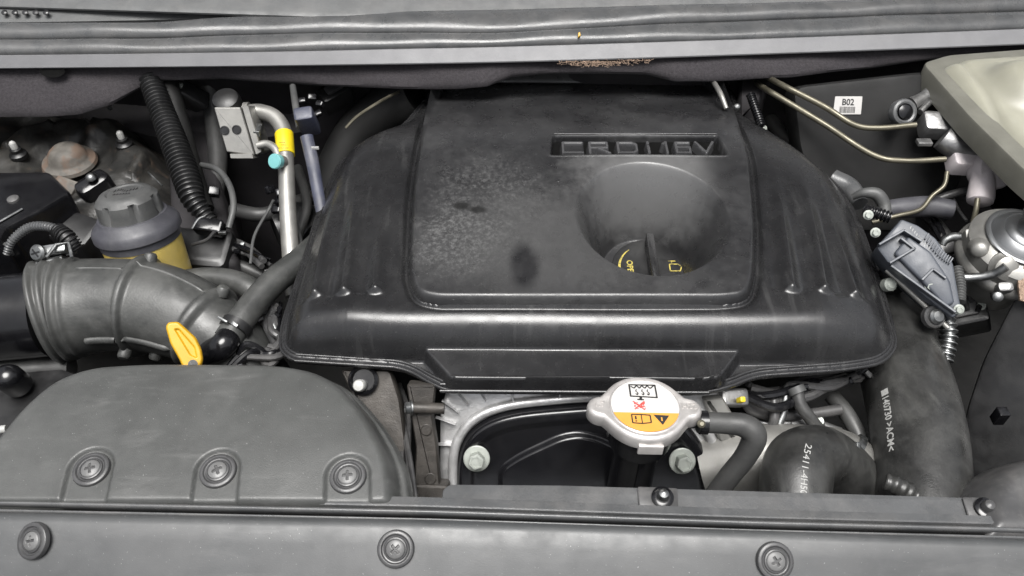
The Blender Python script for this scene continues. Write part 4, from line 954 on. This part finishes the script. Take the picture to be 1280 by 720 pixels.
# ------------------------------------------------------------------ right side
# pipes just under right front of cover
for l, r0, mt, nm, lb in [
    ([(966, 490, -.09), (968, 520, -.10), (962, 545, -.12)], 6, 'wire', 'vacuum_pipe', 'thin dark vertical pipe left of the silver tipped one'),
    ([(982, 488, -.088), (980, 512, -.10), (974, 530, -.11)], 5, 'steel', 'vacuum_pipe', 'thin vertical pipe with silver sheen under the cover edge'),
    ([(996, 484, -.08), (1000, 505, -.09), (1012, 522, -.10), (1030, 545, -.12)], 8, 'rubber', 'vacuum_hose', 'gray rubber hose bending below the right front cover edge'),
    ([(930, 500, -.10), (945, 515, -.11), (990, 520, -.12), (1050, 512, -.12)], 7, 'wire', 'vacuum_hose', 'dark hose lying level behind the thin pipes')]:
    pa, ra = tpx([(a, b, c, r0) for a, b, c in l], 8); m = MB(); m.tube(pa, ra, 14); tag(m.build(nm, M[mt]), lb, 'pipe' if 'pipe' in nm else 'hose')
pa, ra = tpx([(994, 484, -.08, 11), (998, 492, -.083, 11)], 2); m = MB(); m.tube(pa, ra, 14); tag(m.build('hose_clip', M['graycap']), 'round gray clip on top of the bending rubber hose', 'clip')
m = MB(); m.box(P(915, 497, -.085), (.032, .02, .02), Frame((0, 0, 0), (.2, -.5, 1)), .003); tag(m.build('solenoid', M['alu']), 'small metal solenoid under the cover edge right of the radiator cap', 'solenoid')
m = MB(); m.box(P(926, 500, -.07), (.006, .006, .012), Frame((0, 0, 0), (.2, -.5, 1)), .001); tag(m.build('brass_contact', M['tagyellow']), 'tiny brass contact under the cover edge beside the solenoid', 'contact')
# alu outlet pipe
al = thing('aluminium_outlet', 'bright aluminium outlet pipe lying behind the short printed hose', 'pipe', P(1000, 560, -.12))
pa, ra = tpx([(880, 585, -.16, 44), (940, 575, -.14, 44), (1000, 575, -.13, 44), (1050, 580, -.13, 42), (1085, 610, -.15, 40)], 8); MB().tube(pa, ra, 36).build('outlet_tube', M['alu2'], al)
pa, ra = tpx([(1052, 580, -.13, 45), (1060, 585, -.131, 45)], 2); MB().tube(pa, ra, 36).build('outlet_band', M['steel'], al)
MB().box(P(1066, 558, -.085), (.006, .008, .018), Frame((0, 0, 0), (.5, -.5, 1)), .001).build('band_lug', M['steel'], al)
# hoses with print
h1 = thing('intercooler_hose', 'thick curved black rubber hose with white batch print at right', 'hose', P(1150, 560, -.12))
pa, ra = tpx([(1098, 352, -.12, 40), (1108, 392, -.115, 44), (1122, 440, -.11, 50), (1138, 495, -.105, 54), (1149, 550, -.10, 56), (1153, 605, -.10, 56), (1153, 670, -.105, 54)], 14)
m = MB(); m.tube(pa, ra, 56); fr1 = m.frames; m.build('hose_tube', M['rubber3'], h1)
pa, ra = tpx([(1104, 375, -.117, 45), (1107, 386, -.116, 46)], 3); MB().tube(pa, ra, 40).build('steel_clamp', M['steel'], h1)
pa, ra = tpx([(1102, 366, -.118, 46), (1103, 371, -.1175, 46)], 3); MB().tube(pa, ra, 40).build('clamp_edge', M['steel'], h1)
def place_wrap(frames, txt, size, start, matn, parent, bold=False, sx=1.0, name='batch_print', skew=0.0):
    # start: pixel of the first character; find ring and angle nearest to that ray
    d = norm(ray(*start)); best = (1e9, 0, 0)
    for i, f in enumerate(frames):
        for k_ in range(120):
            a = k_*math.pi/60; p = f[0]+(f[2]*math.cos(a)+f[3]*math.sin(a))*f[4]; v = p-CAM; t = v@d
            nrm = f[2]*math.cos(a)+f[3]*math.sin(a)
            if nrm@d > 0: continue
            e = np.linalg.norm(v-d*t)
            if e < best[0]: best = (e, i, a)
    pts = A([f[0] for f in frames]); L_ = np.r_[0, np.cumsum(np.linalg.norm(np.diff(pts, axis=0), axis=1))]
    m_ = wrap_text(txt, size, frames, L_[best[1]], best[2], bold, sx=sx, skew=skew); m_.build(name, M[matn], parent, recalc=False)
place_wrap(fr1, '\u25a0140730 >ACM<', .0112, (1105, 489), 'whiteink', h1, True, 1.0)
h2 = thing('coolant_elbow_hose', 'short fat black elbow hose with white part number behind the front bar', 'hose', P(1000, 600, -.1))
pa, ra = tpx([(995, 700, -.10, 43), (993, 650, -.085, 43), (995, 600, -.075, 44), (1003, 577, -.078, 42), (1030, 574, -.095, 40), (1062, 600, -.125, 38), (1090, 650, -.16, 36)], 12)
m = MB(); m.tube(pa, ra, 48); fr2 = m.frames[::-1] if False else m.frames; m.build('hose_tube', M['rubber3'], h2)
# print runs downwards: reverse the frames so that the text reads down the hose
rv = [(f[0], -f[1], f[2], -f[3], f[4]) for f in m.frames[::-1]]
place_wrap(rv, '25411-4H500', .0090, (1011, 557), 'whiteink', h2, False, .9, skew=0)
pa, ra = tpx([(1108, 600, -.07, 11), (1122, 608, -.07, 12), (1150, 622, -.075, 13)], 6)
m = corrug([(1106, 602, -.065, 10), (1122, 608, -.065, 12), (1150, 626, -.075, 13)], .007, .06); tag(m.build('small_hose_end', M['rubber3']), 'ribbed small hose end poking out under the thick printed hose', 'hose')

# actuator
aif = Frame(P(1150, 335, -.005), norm((-.25, -.50, .80)), (1, 0, 0))
at = thing('turbo_actuator', 'gray blue plastic actuator housing with ribs and small bolts right of the engine cover', 'actuator', aif.o-A([0, 0, .04]))
q = lambda l: [aif.px(u, v) for u, v in l]
MB().prism(rpoly(q([(1095, 309), (1127, 273), (1148, 281), (1170, 297), (1192, 328), (1200, 374), (1204, 389), (1191, 398), (1156, 371), (1114, 334)]), .003, 4), [(.001, -.05), (0, -.045), (0, -.004), (.001, -.001), (.003, 0)], aif).build('housing', M['grayblue'], at)
MB().prism(rpoly(q([(1116, 318), (1134, 296), (1162, 316), (1186, 352), (1192, 380), (1180, 385), (1150, 352)]), .004, 4), [(0, -.002), (0, .004), (.001, .006), (.003, .007)], aif).build('raised_lid', M['grayblue'], at)
def rib(m_, a, b, w_, h_):
    a = A(aif.px(*a)); b = A(aif.px(*b)); e = norm(b-a); n = A([-e[1], e[0]])*w_
    m_.prism([a-n, b-n, b+n, a+n], [(0, -.002), (0, h_), (w_*.4, h_+.0006)], aif)
for a, b in (((1097, 308), (1128, 290)), ((1128, 290), (1150, 304)), ((1110, 331), (1142, 312)), ((1112, 334), (1192, 392)), ((1124, 300), (1142, 314)), ((1150, 352), (1164, 338)), ((1164, 338), (1180, 350))):
    m = MB(); rib(m, a, b, .0014, .010); m.build('rib', M['grayblue'], at)
for i in range(12):
    t = i/11; u = 1158+t*30; v = 296+t*30+4*math.sin(t*3); c = aif.px(u, v)
    m = MB(); m.box(aif.w((c[0], c[1], .002)), (.0014, .008, .003), Frame((0, 0, 0), aif.n, norm((1, -.9, 0)))); m.build('cooling_tooth', M['grayblue'], at)
m = MB()
for i_ in range(22):
    u = 1136+(i_ % 8)*2.6+(i_//8)*5; v = 288+(i_ % 8)*2.9+(i_//8)*6; c = aif.px(u, v)
    if i_ % 5 != 3: seg2(m, aif, c, (c[0]+.0012, c[1]+.0028), .0009, .0078)
m.build('worn_print', M['whiteink'], at, recalc=False)
for u, v in ((1085, 269), (1094, 291), (1162, 358), (1198, 387)):
    c = aif.px(u, v); hexbolt('bolt', Frame(aif.w((*c, .001)), norm(aif.n+A([0, -.5, 0]))), .0042, M['pinktone'], at, 1.4, 1.2)
pa, ra = tpx([(1108, 338, -.03, 3), (1135, 362, -.035, 3.5), (1170, 395, -.045, 3.5), (1185, 410, -.05, 3)], 6); MB().tube(pa, ra, 12).build('gasket_edge', M['alu2'], at)
m = MB(); m.box(P(1112, 352, -.06), (.03, .03, .03), Frame((0, 0, 0), (.3, -.5, 1)), .004); m.build('mount', M['black'], at)
MB().lathe([(.008, -.004), (.008, .006), (.005, .009), (.001, .0095)], Frame(P(1110, 356, -.04), (.1, -.6, .8)), 16).build('mount_bolt', M['pinktone'], at)
# band and bolt at hose neck
MB().lathe([(.009, -.006), (.009, .006), (.006, .009), (.001, .0095)], Frame(P(1168, 396, -.04), (.1, -.6, .8)), 16).build('clamp_bolt', M['steel'], at)
MB().lathe([(.013, -.006), (.013, .001), (.011, .003), (.009, .002)], Frame(P(1168, 396, -.04), (.1, -.6, .8)), 16).build('bolt_washer', M['clip'], at)
m = corrug([(1182, 392, -.06, 9), (1186, 420, -.07, 9), (1180, 452, -.085, 9)], .007, .22); tag(m.build('spring_coil', M['steel']), 'shiny ribbed metal coil sleeve below the actuator', 'sleeve')
m = corrug([(1196, 335, -.03, 6), (1200, 355, -.035, 6), (1200, 378, -.04, 6)], .004, .16); tag(m.build('ribbed_lead', M['graycap']), 'gray ribbed lead on the right side of the actuator', 'cable')
m = corrug([(1080, 262, -.03, 7), (1094, 266, -.028, 7), (1112, 272, -.03, 7)], .0045, .16); tag(m.build('ribbed_lead', M['gloss']), 'short black ribbed lead above the actuator', 'cable')
pa, ra = tpx([(1066, 246, -.04, 4), (1080, 241, -.03, 6), (1096, 243, -.03, 8), (1105, 256, -.04, 8), (1106, 272, -.05, 7)], 8); m = MB(); m.tube(pa, ra, 14); tag(m.build('curled_bracket', M['graycap']), 'curled gray hose end behind the right edge of the engine cover', 'hose')
pa, ra = tpx([(1040, 225, -.06, 14), (1062, 236, -.06, 13), (1075, 255, -.06, 10)], 6); m = MB(); m.tube(pa, ra, 14); tag(m.build('rear_hose', M['strip']), 'gray hose end tucked behind the right rear cover edge', 'hose')
pa, ra = tpx([(1105, 262, -.09, 11), (1130, 260, -.09, 13), (1160, 258, -.09, 13), (1190, 262, -.09, 12)], 6); m = MB(); m.tube(pa, ra, 16); tag(m.build('steel_crossover', M['collar']), 'gray blue tube lying behind the actuator', 'pipe')

# brake pipes
def pipe(l, label, r0=3.6, mt='pipe', nm='brake_pipe'):
    pa, ra = tpx([(a, b, c, r0) for a, b, c in l], 8); m_ = MB(); m_.tube(pa, ra, 14); return tag(m_.build(nm, M[mt]), label, 'pipe')
pipe([(945, 86, -.03), (966, 100, .0), (985, 110, .01), (1030, 133, .0), (1068, 156, -.01), (1100, 160, -.01), (1145, 156, -.005)], 'upper brass coloured brake pipe running to the dark silver cylinder')
pipe([(935, 97, -.05), (958, 112, -.01), (975, 122, -.005), (1030, 155, -.02), (1090, 193, -.035), (1130, 201, -.035), (1182, 199, -.03)], 'lower brass coloured brake pipe running to the white cylinder')
pipe([(1184, 215, -.045), (1180, 232, -.055), (1165, 245, -.065), (1150, 262, -.075), (1120, 270, -.08), (1090, 278, -.09)], 'thin brass coloured pipe curving down from the white cylinder', 2.8)
pipe([(1222, 248, -.04), (1220, 262, -.05), (1216, 278, -.065)], 'short brass coloured pipe below the white cylinder', 3.2)
pipe([(1190, 246, -.09), (1198, 262, -.09), (1208, 276, -.09)], 'thin dark pipe crossing left of the fuel filter', 2.2, 'wire', 'thin_pipe')
pipe([(1150, 262, -.10), (1170, 250, -.09), (1200, 240, -.08), (1230, 236, -.08)], 'black hose passing beneath the white cylinder', 5, 'wire', 'black_hose')
def nut(u, v, z, rp, parent, n=(1, 0, 0), mt='gloss', L_=.012):
    c = P(u, v, z); r = pxm(c, rp); return MB().lathe([(r*.85, -L_/2), (r, -L_/2+.001), (r, -.001), (r*.8, 0), (r, .001), (r, L_/2-.001), (r*.85, L_/2)], Frame(c, n), 6).build('union_nut', M[mt], parent, ang=20)
mc = thing('clutch_cylinder', 'dark silver cast cylinder at the end of the upper brake pipe', 'cylinder', P(1170, 160, -.03))
nut(1143, 155, -.005, 9, mc)
MB().box(P(1180, 158, -.016), (.066, .032, .030), Frame((0, 0, 0), (0, -.35, 1), (1, -.08, 0)), .0045).build('barrel', M['alu'], mc)
pa, ra = tpx([(1178, 172, -.015, 15), (1190, 180, -.02, 16), (1215, 190, -.03, 18)], 6); MB().tube(pa, ra, 24).build('boss', M['alu'], mc)
MB().box(P(1155, 178, -.018), (.020, .012, .006), None, .001).build('foot', M['alu'], mc)
wc = thing('brake_cylinder', 'white painted cast cylinder at the end of the lower brake pipe', 'cylinder', P(1225, 215, -.05))
nut(1178, 199, -.030, 10, wc)
MB().box(P(1216, 202, -.037), (.066, .033, .032), Frame((0, 0, 0), (0, -.35, 1), (1, -.08, 0)), .005).build('barrel', M['pinkwhite'], wc)
c = P(1238, 214, -.035); f_ = Frame(c, norm((.1, -.6, .7))); r = pxm(c, 24)
MB().lathe([(r*.8, -.02), (r, -.010), (r, .010), (r*.92, .014), (r*.5, .0165), (.001, .017)], f_, 36).build('round_boss', M['pinkwhite'], wc)
MB().lathe([(.0045, -.001), (.0045, .0008), (.0032, .001), (.0005, -.0005)], Frame(f_.w((.008, .006, .0162)), f_.n), 16).build('vent_hole', M['recess_shade'], wc)
text_on('V', .012, Frame(f_.w((-.004, .006, .0166)), f_.n), depth=.0003, rot=-.3).build('cast_mark', M['clip'], wc)
a_ = P(1229, 224, -.04); b_ = P(1225, 252, -.055)
ax2 = norm(a_-b_); MB().lathe([(pxm(b_, 9), -.004), (pxm(b_, 15), 0), (pxm(b_, 16), .006), (pxm(b_, 15), .03), (pxm(b_, 15), .04)], Frame(b_, ax2), 28).build('outlet', M['pinkwhite'], wc)
nut(1223, 250, -.056, 8, wc, tuple(ax2), 'graycap', .010)
# bellows
c = P(1262, 262, -.09); prof = []
for i in range(14): prof += [(.020, i*.0055), (.0265, i*.0055+.0027)]
m = MB(); m.lathe(prof, Frame(c, norm((.0, .1, 1))), 36); tag(m.build('rubber_bellows', M['gloss']), 'black ribbed rubber bellows between white cylinder and fuel filter', 'bellows')
# link arm
la = thing('linkage_arm', 'gray metal linkage arm with a round eye beside the reservoir', 'linkage', P(1140, 135, -.0))
c = P(1131, 140, .0); fl_ = Frame(c, norm((.1, -.75, .65)))
MB().lathe([(.018, -.012), (.019, -.002), (.0175, .001), (.0145, .002), (.0120, .001), (.0115, -.004), (.001, -.004)], fl_, 32).build('eye_ring', M['strip'], la)
MB().lathe([(.0105, -.004), (.010, .002), (.006, .0035), (.001, .004)], fl_, 20).build('eye_pin', M['gloss'], la)
pa, ra = tpx([(1140, 130, .0, 9), (1155, 122, .003, 8), (1170, 115, .005, 12), (1195, 112, .003, 16)], 8); MB().tube(pa, ra, 20, flat=.7).build('arm', M['alu'], la)
pa, ra = tpx([(1150, 140, -.004, 4), (1160, 130, -.0, 4), (1172, 122, .002, 4)], 6); MB().tube(pa, ra, 12).build('web', M['alu'], la)
# reservoir
rv_ = thing('fluid_tank', 'large cream translucent fluid tank with gray green rim in the top right corner', 'tank', P(1240, 120, 0))
ZT = .035
rpx_ = [(1153, 78), (1185, 68), (1420, 50), (1420, 330), (1276, 208), (1212, 145)]
ro_ = rpoly(pz(rpx_, ZT), .012, 5)
MB().prism(ro_, [(.002, ZT-.034), (0, ZT-.033), (0, ZT-.004), (.0012, ZT-.001), (.003, ZT), (.0065, ZT)], cap1=True).build('rim', M['beigeedge'], rv_)
inn = rpoly(pz([(1178, 82), (1205, 73), (1420, 60), (1420, 310), (1292, 192), (1232, 138)], ZT+.004), .014, 5)
def rvh(X, Y, d):
    c = P(1275, 120, ZT); return ZT-.001+.012*(1-(1-np.clip(d/.02, 0, 1))**2)+.030*np.exp(-(((X-c[0])/.04)**2+((Y-c[1])/.05)**2)**2)-.003*np.exp(-((X-c[0]+.055)/.004)**2)
m = MB(); m.hf(inn, rvh, .0035); m.build('tank_top', M['beige'], rv_, ang=70, recalc=False)
# sticker on the firewall pad
pad = MB()
pf_ = Frame(P(1060, 135, -.02), norm((-.05, -.80, .58)))
pad.prism(rpoly([pf_.px(u, v) for u, v in [(990, 108), (1095, 96), (1150, 90), (1210, 90), (1215, 190), (1180, 290), (1040, 290), (1000, 190)]], .02, 5), [(0, -.05), (0, -.006), (.003, -.002), (.008, -.001)], pf_)
tag(pad.build('booster_shell', M['deep']), 'dark rounded housing carrying the small white barcode label', 'housing')
sk = thing('barcode_label', 'small white label reading B02 with a barcode on the dark housing', 'label', pf_.w((0, 0, 0)))
skf = Frame(pf_.w((*pf_.px(1059, 132), 0)), pf_.n, (1, .0, -.02))
lo = rpoly([skf.px(u, v) for u, v in [(1041, 143), (1044, 120.5), (1078, 120.5), (1076, 143)]], .001, 3)
MB().prism(lo, [(0, -.001), (0, .0004), (.0002, .0006)], skf).build('paper', M['paper'], sk)
text_on('B02', .0125, skf, cx=0.0005, cy=.0045, z=.0009, bold=True, sx=.9).build('lettering', M['ink'], sk, recalc=False)
bc = MB(); x = -.0108
while x < .0105:
    w_ = rng.choice([.0004, .0007, .001]); bc.add([skf.w((x, -.0105, .0009)), skf.w((x+w_, -.0105, .0009)), skf.w((x+w_, -.0015, .0009)), skf.w((x, -.0015, .0009))], [(0, 1, 2, 3)]); x += w_+rng.choice([.0004, .0006])
bc.build('barcode', M['ink'], sk, recalc=False)
# strips behind cover right
pa, ra = tpx([(880, 84, -.03, 3), (889, 98, -.01, 3), (900, 116, .0, 3.4), (908, 136, -.01, 3)], 4); m = MB(); m.tube(pa, ra, 10); tag(m.build('chrome_tube', M['alu2']), 'short bright tube behind the right rear corner of the raised panel', 'tube')
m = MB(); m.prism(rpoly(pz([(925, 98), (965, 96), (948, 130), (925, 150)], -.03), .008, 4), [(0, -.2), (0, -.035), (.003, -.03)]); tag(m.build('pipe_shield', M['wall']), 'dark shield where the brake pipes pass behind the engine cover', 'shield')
m = corrug([(938, 118, .0, 5), (945, 138, -.01, 5), (952, 158, -.02, 5)], .004, .16); tag(m.build('ribbed_lead', M['gloss']), 'thin black ribbed lead beside the start of the brake pipes', 'cable')
MB_ = MB(); MB_.lathe([(.005, 0), (.004, .004), (.001, .006)], Frame(P(921, 134, .0), (0, -.5, 1)), 12); tag(MB_.build('bright_stud', M['steel']), 'tiny bright stud behind the right rear of the engine cover', 'stud')

# fuel filter
ffc = P(1281, 298, -.02); ffx = Frame(ffc, norm((.02, -.10, 1)))
ff = thing('fuel_filter', 'bright metal fuel filter head with domed top and two pipes at the right edge', 'fuel filter', ffc-A([0, 0, .06]))
R_ = pxm(ffc, 53)
MB().lathe([(R_*.70, -.10), (R_*.78, -.05), (R_*1.22, -.045), (R_*1.26, -.040), (R_*1.24, -.034), (R_*1.16, -.030), (R_*1.16, -.012), (R_*1.06, -.006), (R_*.92, -.002), (R_*.84, .0)], ffx, 56).build('head', M['alu2'], ff)
MB().lathe([(R_*.84, -.002), (R_*.90, .001), (R_*.90, .003), (R_*.86, .0045), (R_*.80, .0045), (R_*.78, .0035), (R_*.76, .0045), (R_*.70, .009), (R_*.58, .013), (R_*.56, .012), (R_*.54, .0135), (R_*.44, .0165), (R_*.34, .018)], ffx, 56).build('dome', M['filter'], ff)
MB().lathe([(R_*.34, .018), (R_*.26, .026), (R_*.26, .034), (R_*.40, .037), (R_*.42, .041), (R_*.41, .049), (R_*.34, .053), (R_*.12, .054), (R_*.1, .057), (.001, .057)], ffx, 48, lambda a, h: 1+.012*math.cos(24*a)).build('priming_knob', M['filter'], ff)
for u, v, z, n, rp, nm in ((1224, 311, -.03, (-.45, -.7, .45), 12, 'plug'), (1256, 334, -.035, (-.1, -.8, .5), 18, 'port')):
    c = P(u, v, z); r = pxm(c, rp); MB().lathe([(r*1.1, -.014), (r*1.1, .0), (r*.9, .004), (r*.85, .008), (r*.6, .011), (.001, .012)], Frame(c, norm(n)), 28).build(nm, M['alu2'], ff)
pa, ra = tpx([(1178, 306, -.06, 4), (1182, 300, -.055, 5), (1192, 296, -.05, 5.5), (1208, 297, -.045, 5.5), (1220, 300, -.04, 5)], 8); MB().tube(pa, ra, 16).build('upper_pipe', M['steel'], ff)
pa, ra = tpx([(1188, 346, -.055, 5.5), (1215, 347, -.05, 5.5), (1240, 343, -.04, 5.5), (1258, 333, -.025, 5.5)], 8); MB().tube(pa, ra, 16).build('lower_pipe', M['steel'], ff)
MB().box(P(1213, 300, -.045), (.020, .022, .03), Frame((0, 0, 0), (-.2, -.5, 1)), .003).build('inlet_block', M['alu2'], ff)
MB().box(P(1252, 362, -.06), (.018, .012, .03), Frame((0, 0, 0), (-.2, -.5, 1)), .003).build('lower_bracket', M['alu'], ff)
MB().lathe([(.006, -.006), (.006, .006), (.003, .008)], Frame(P(1246, 371, -.06), (-.3, -.6, .6)), 14).build('bracket_bolt', M['steel'], ff)
pa, ra = tpx([(1194, 318, -.07, 3), (1198, 330, -.08, 3), (1215, 342, -.09, 3)], 6); MB().tube(pa, ra, 10).build('return_wire', M['wire'], ff)
# right dark panel & black box
m = MB(); rp_f = Frame(P(1250, 470, -.12), norm((-.62, -.30, .72)), (0, 1, 0))
m.prism(rpoly([rp_f.px(u, v) for u, v in [(1290, 352), (1268, 372), (1228, 450), (1205, 520), (1200, 600), (1230, 660), (1420, 660), (1420, 352)]], .02, 5), [(0, -.04), (0, -.004), (.002, -.001), (.006, 0)], rp_f)
tag(m.build('side_panel', M['black']), 'leaning dark plastic side panel along the lower right edge', 'panel')
bb = thing('battery_box', 'black molded box with a rounded shoulder in the lower right corner', 'box', P(1250, 600, -.06))
bo_ = rpoly(pz([(1200, 640), (1203, 612), (1222, 580), (1252, 560), (1420, 530), (1420, 700), (1210, 700)], -.03), .012, 5)
def bbh(X, Y, d): return -.075+.055*(1-(1-np.clip(d/.035, 0, 1))**2.2)
m = MB(); m.hf(bo_, bbh, .0025); m.build('box_top', M['clip'], bb, ang=75, recalc=False)  # lighter plastic than the sides: lit top put into the colour
m = MB(); m.prism(bo_, [(0, -.2), (0, -.075)], cap1=False); m.build('box_side', M['black'], bb)
m = MB(); m.box(P(1250, 520, -.10), (.012, .012, .02)); tag(m.build('panel_clip', M['gloss']), 'small glossy clip on the leaning side panel above the corner box', 'clip')
m = MB(); m.prism([(-.01, -.02), (.02, -.03), (.03, .02), (.0, .03), (-.012, .01)], [(0, 0), (.001, .004)], Frame(P(1285, 355, -.04), (-.4, -.6, .7))); tag(m.build('fibre_scrap', M['straw']), 'scrap of tan fibre at the right edge below the filter', 'scrap')
# bottom-left dark corner
m = MB(); m.prism(rpoly(pz([(-120, 640), (-120, 440), (60, 452), (110, 470), (60, 560), (0, 640)], -.13), .02, 4), [(0, -.3), (0, -.135), (.004, -.13)]); tag(m.build('headlamp_back', M['black']), 'flat dark plastic housing in the left corner beside the duct cover', 'housing')
c = P(8, 470, -.09); m = MB(); m.lathe([(.016, -.03), (.016, -.004), (.013, .004), (.008, .008), (.001, .009)], Frame(c, (.1, -.3, 1)), 24); tag(m.build('round_knob', M['gloss']), 'glossy black round knob at the left edge under the air pipe', 'knob')
m = MB(); pa, ra = tpx([(-20, 540, -.08, 6), (8, 536, -.08, 5)], 4); m.tube(pa, ra, 12); tag(m.build('white_pipe_end', M['white']), 'white tube end at the left edge above the duct cover corner', 'tube')
pa, ra = tpx([(-40, 470, -.14, 18), (40, 462, -.14, 16), (90, 460, -.14, 14)], 6); m = MB(); m.tube(pa, ra, 16); tag(m.build('dark_hose', M['rubber']), 'dark hose lying below the glossy air pipe', 'hose')
harness('wiring_harness', 'bundle of thin black cables between duct cover and brown bracket', [(490, 480), (503, 520), (508, 570), (510, 640)], 9, 4, 2.8, -.12, tips=0)
CL = [
 ('hose', 'dark hose running down behind the valve block', [(262, 108, -.06, 12), (268, 150, -.10, 12), (272, 210, -.13, 12), (262, 270, -.15, 12)], 'rubber'),
 ('hose', 'dark hose crossing behind the bare pipe below the harness plug', [(290, 262, -.12, 9), (330, 268, -.12, 9), (380, 250, -.13, 9), (420, 240, -.15, 9)], 'rubber'),
 ('hose', 'slim dark hose descending between bare pipe and engine cover', [(372, 210, -.10, 6), (384, 255, -.10, 6), (372, 300, -.11, 6), (376, 340, -.12, 6)], 'rubber'),
 ('hose', 'dark hose under the brake pipes next to the cover', [(962, 150, -.12, 9), (985, 175, -.12, 9), (1020, 190, -.12, 9), (1060, 230, -.12, 9)], 'rubber'),
 ('hose', 'dark hose behind the fuel filter inlet', [(1130, 240, -.14, 8), (1165, 275, -.13, 8), (1190, 310, -.14, 8), (1200, 360, -.16, 8)], 'rubber'),
 ('hose', 'dark hose dipping behind the printed elbow hose', [(1040, 495, -.13, 10), (1060, 520, -.13, 10), (1078, 560, -.14, 10), (1080, 620, -.16, 10)], 'rubber'),
 ('hose', 'dark hose below the reservoir tank at left', [(225, 318, -.13, 8), (250, 332, -.13, 8), (290, 330, -.14, 8), (330, 345, -.15, 8)], 'rubber'),
 ('pipe', 'dull metal pipe between the power connector and the relay block', [(0, 330, -.10, 5), (40, 300, -.11, 5), (90, 310, -.11, 5), (120, 290, -.12, 5)], 'alu'),
 ('pipe', 'dull metal pipe low behind the wires under the right cover edge', [(925, 520, -.14, 6), (960, 530, -.13, 6), (1010, 528, -.13, 6), (1050, 540, -.14, 6)], 'alu')]
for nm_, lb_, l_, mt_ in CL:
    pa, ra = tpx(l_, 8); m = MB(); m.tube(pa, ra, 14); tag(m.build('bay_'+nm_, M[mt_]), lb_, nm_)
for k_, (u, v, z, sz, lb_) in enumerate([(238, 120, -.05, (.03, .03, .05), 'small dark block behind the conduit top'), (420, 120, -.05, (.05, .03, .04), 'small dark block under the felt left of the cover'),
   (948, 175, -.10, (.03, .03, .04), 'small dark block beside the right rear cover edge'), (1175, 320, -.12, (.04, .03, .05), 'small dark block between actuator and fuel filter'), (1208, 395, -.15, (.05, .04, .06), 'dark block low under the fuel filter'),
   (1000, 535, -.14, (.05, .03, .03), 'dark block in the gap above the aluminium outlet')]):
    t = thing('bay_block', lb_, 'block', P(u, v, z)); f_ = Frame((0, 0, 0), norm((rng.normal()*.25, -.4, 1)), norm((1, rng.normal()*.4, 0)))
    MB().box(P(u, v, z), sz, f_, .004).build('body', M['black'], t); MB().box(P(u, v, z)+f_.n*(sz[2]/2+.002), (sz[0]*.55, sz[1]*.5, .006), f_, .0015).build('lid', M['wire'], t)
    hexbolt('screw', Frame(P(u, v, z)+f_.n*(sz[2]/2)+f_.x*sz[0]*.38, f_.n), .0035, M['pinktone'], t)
# remaining wires in the dark
harness('wiring_harness', 'faint black wires in the gap above the fuel filter pipes', [(1160, 268), (1175, 285), (1190, 320), (1215, 380)], 6, 5, 3, -.12, tips=3)
harness('wiring_harness', 'faint black wires behind the conduit foot at left', [(230, 300), (262, 300), (300, 310), (330, 330)], 8, 6, 3.2, -.12, tips=5)

GR = {'wire': 'thin loose wires of the bay', 'wiring_harness': 'wire bundles in the gaps round the engine', 'bay_hose': 'dark hoses in the gaps of the bay', 'bay_pipe': 'dull metal pipes low in the bay',
      'bay_block': 'small dark blocks in the gaps of the bay', 'brake_pipe': 'brass coloured brake pipes', 'vacuum_pipe': 'thin pipes under the right front cover edge', 'vacuum_hose': 'hoses under the right front cover edge', 'ribbed_lead': 'ribbed leads near the actuator'}
for o in bpy.data.objects:
    if o.parent is None and o.name.split('.')[0] in GR: o['group'] = GR[o.name.split('.')[0]]
for o in list(bpy.data.objects):
    if '_w' in o.keys(): del o['_w']
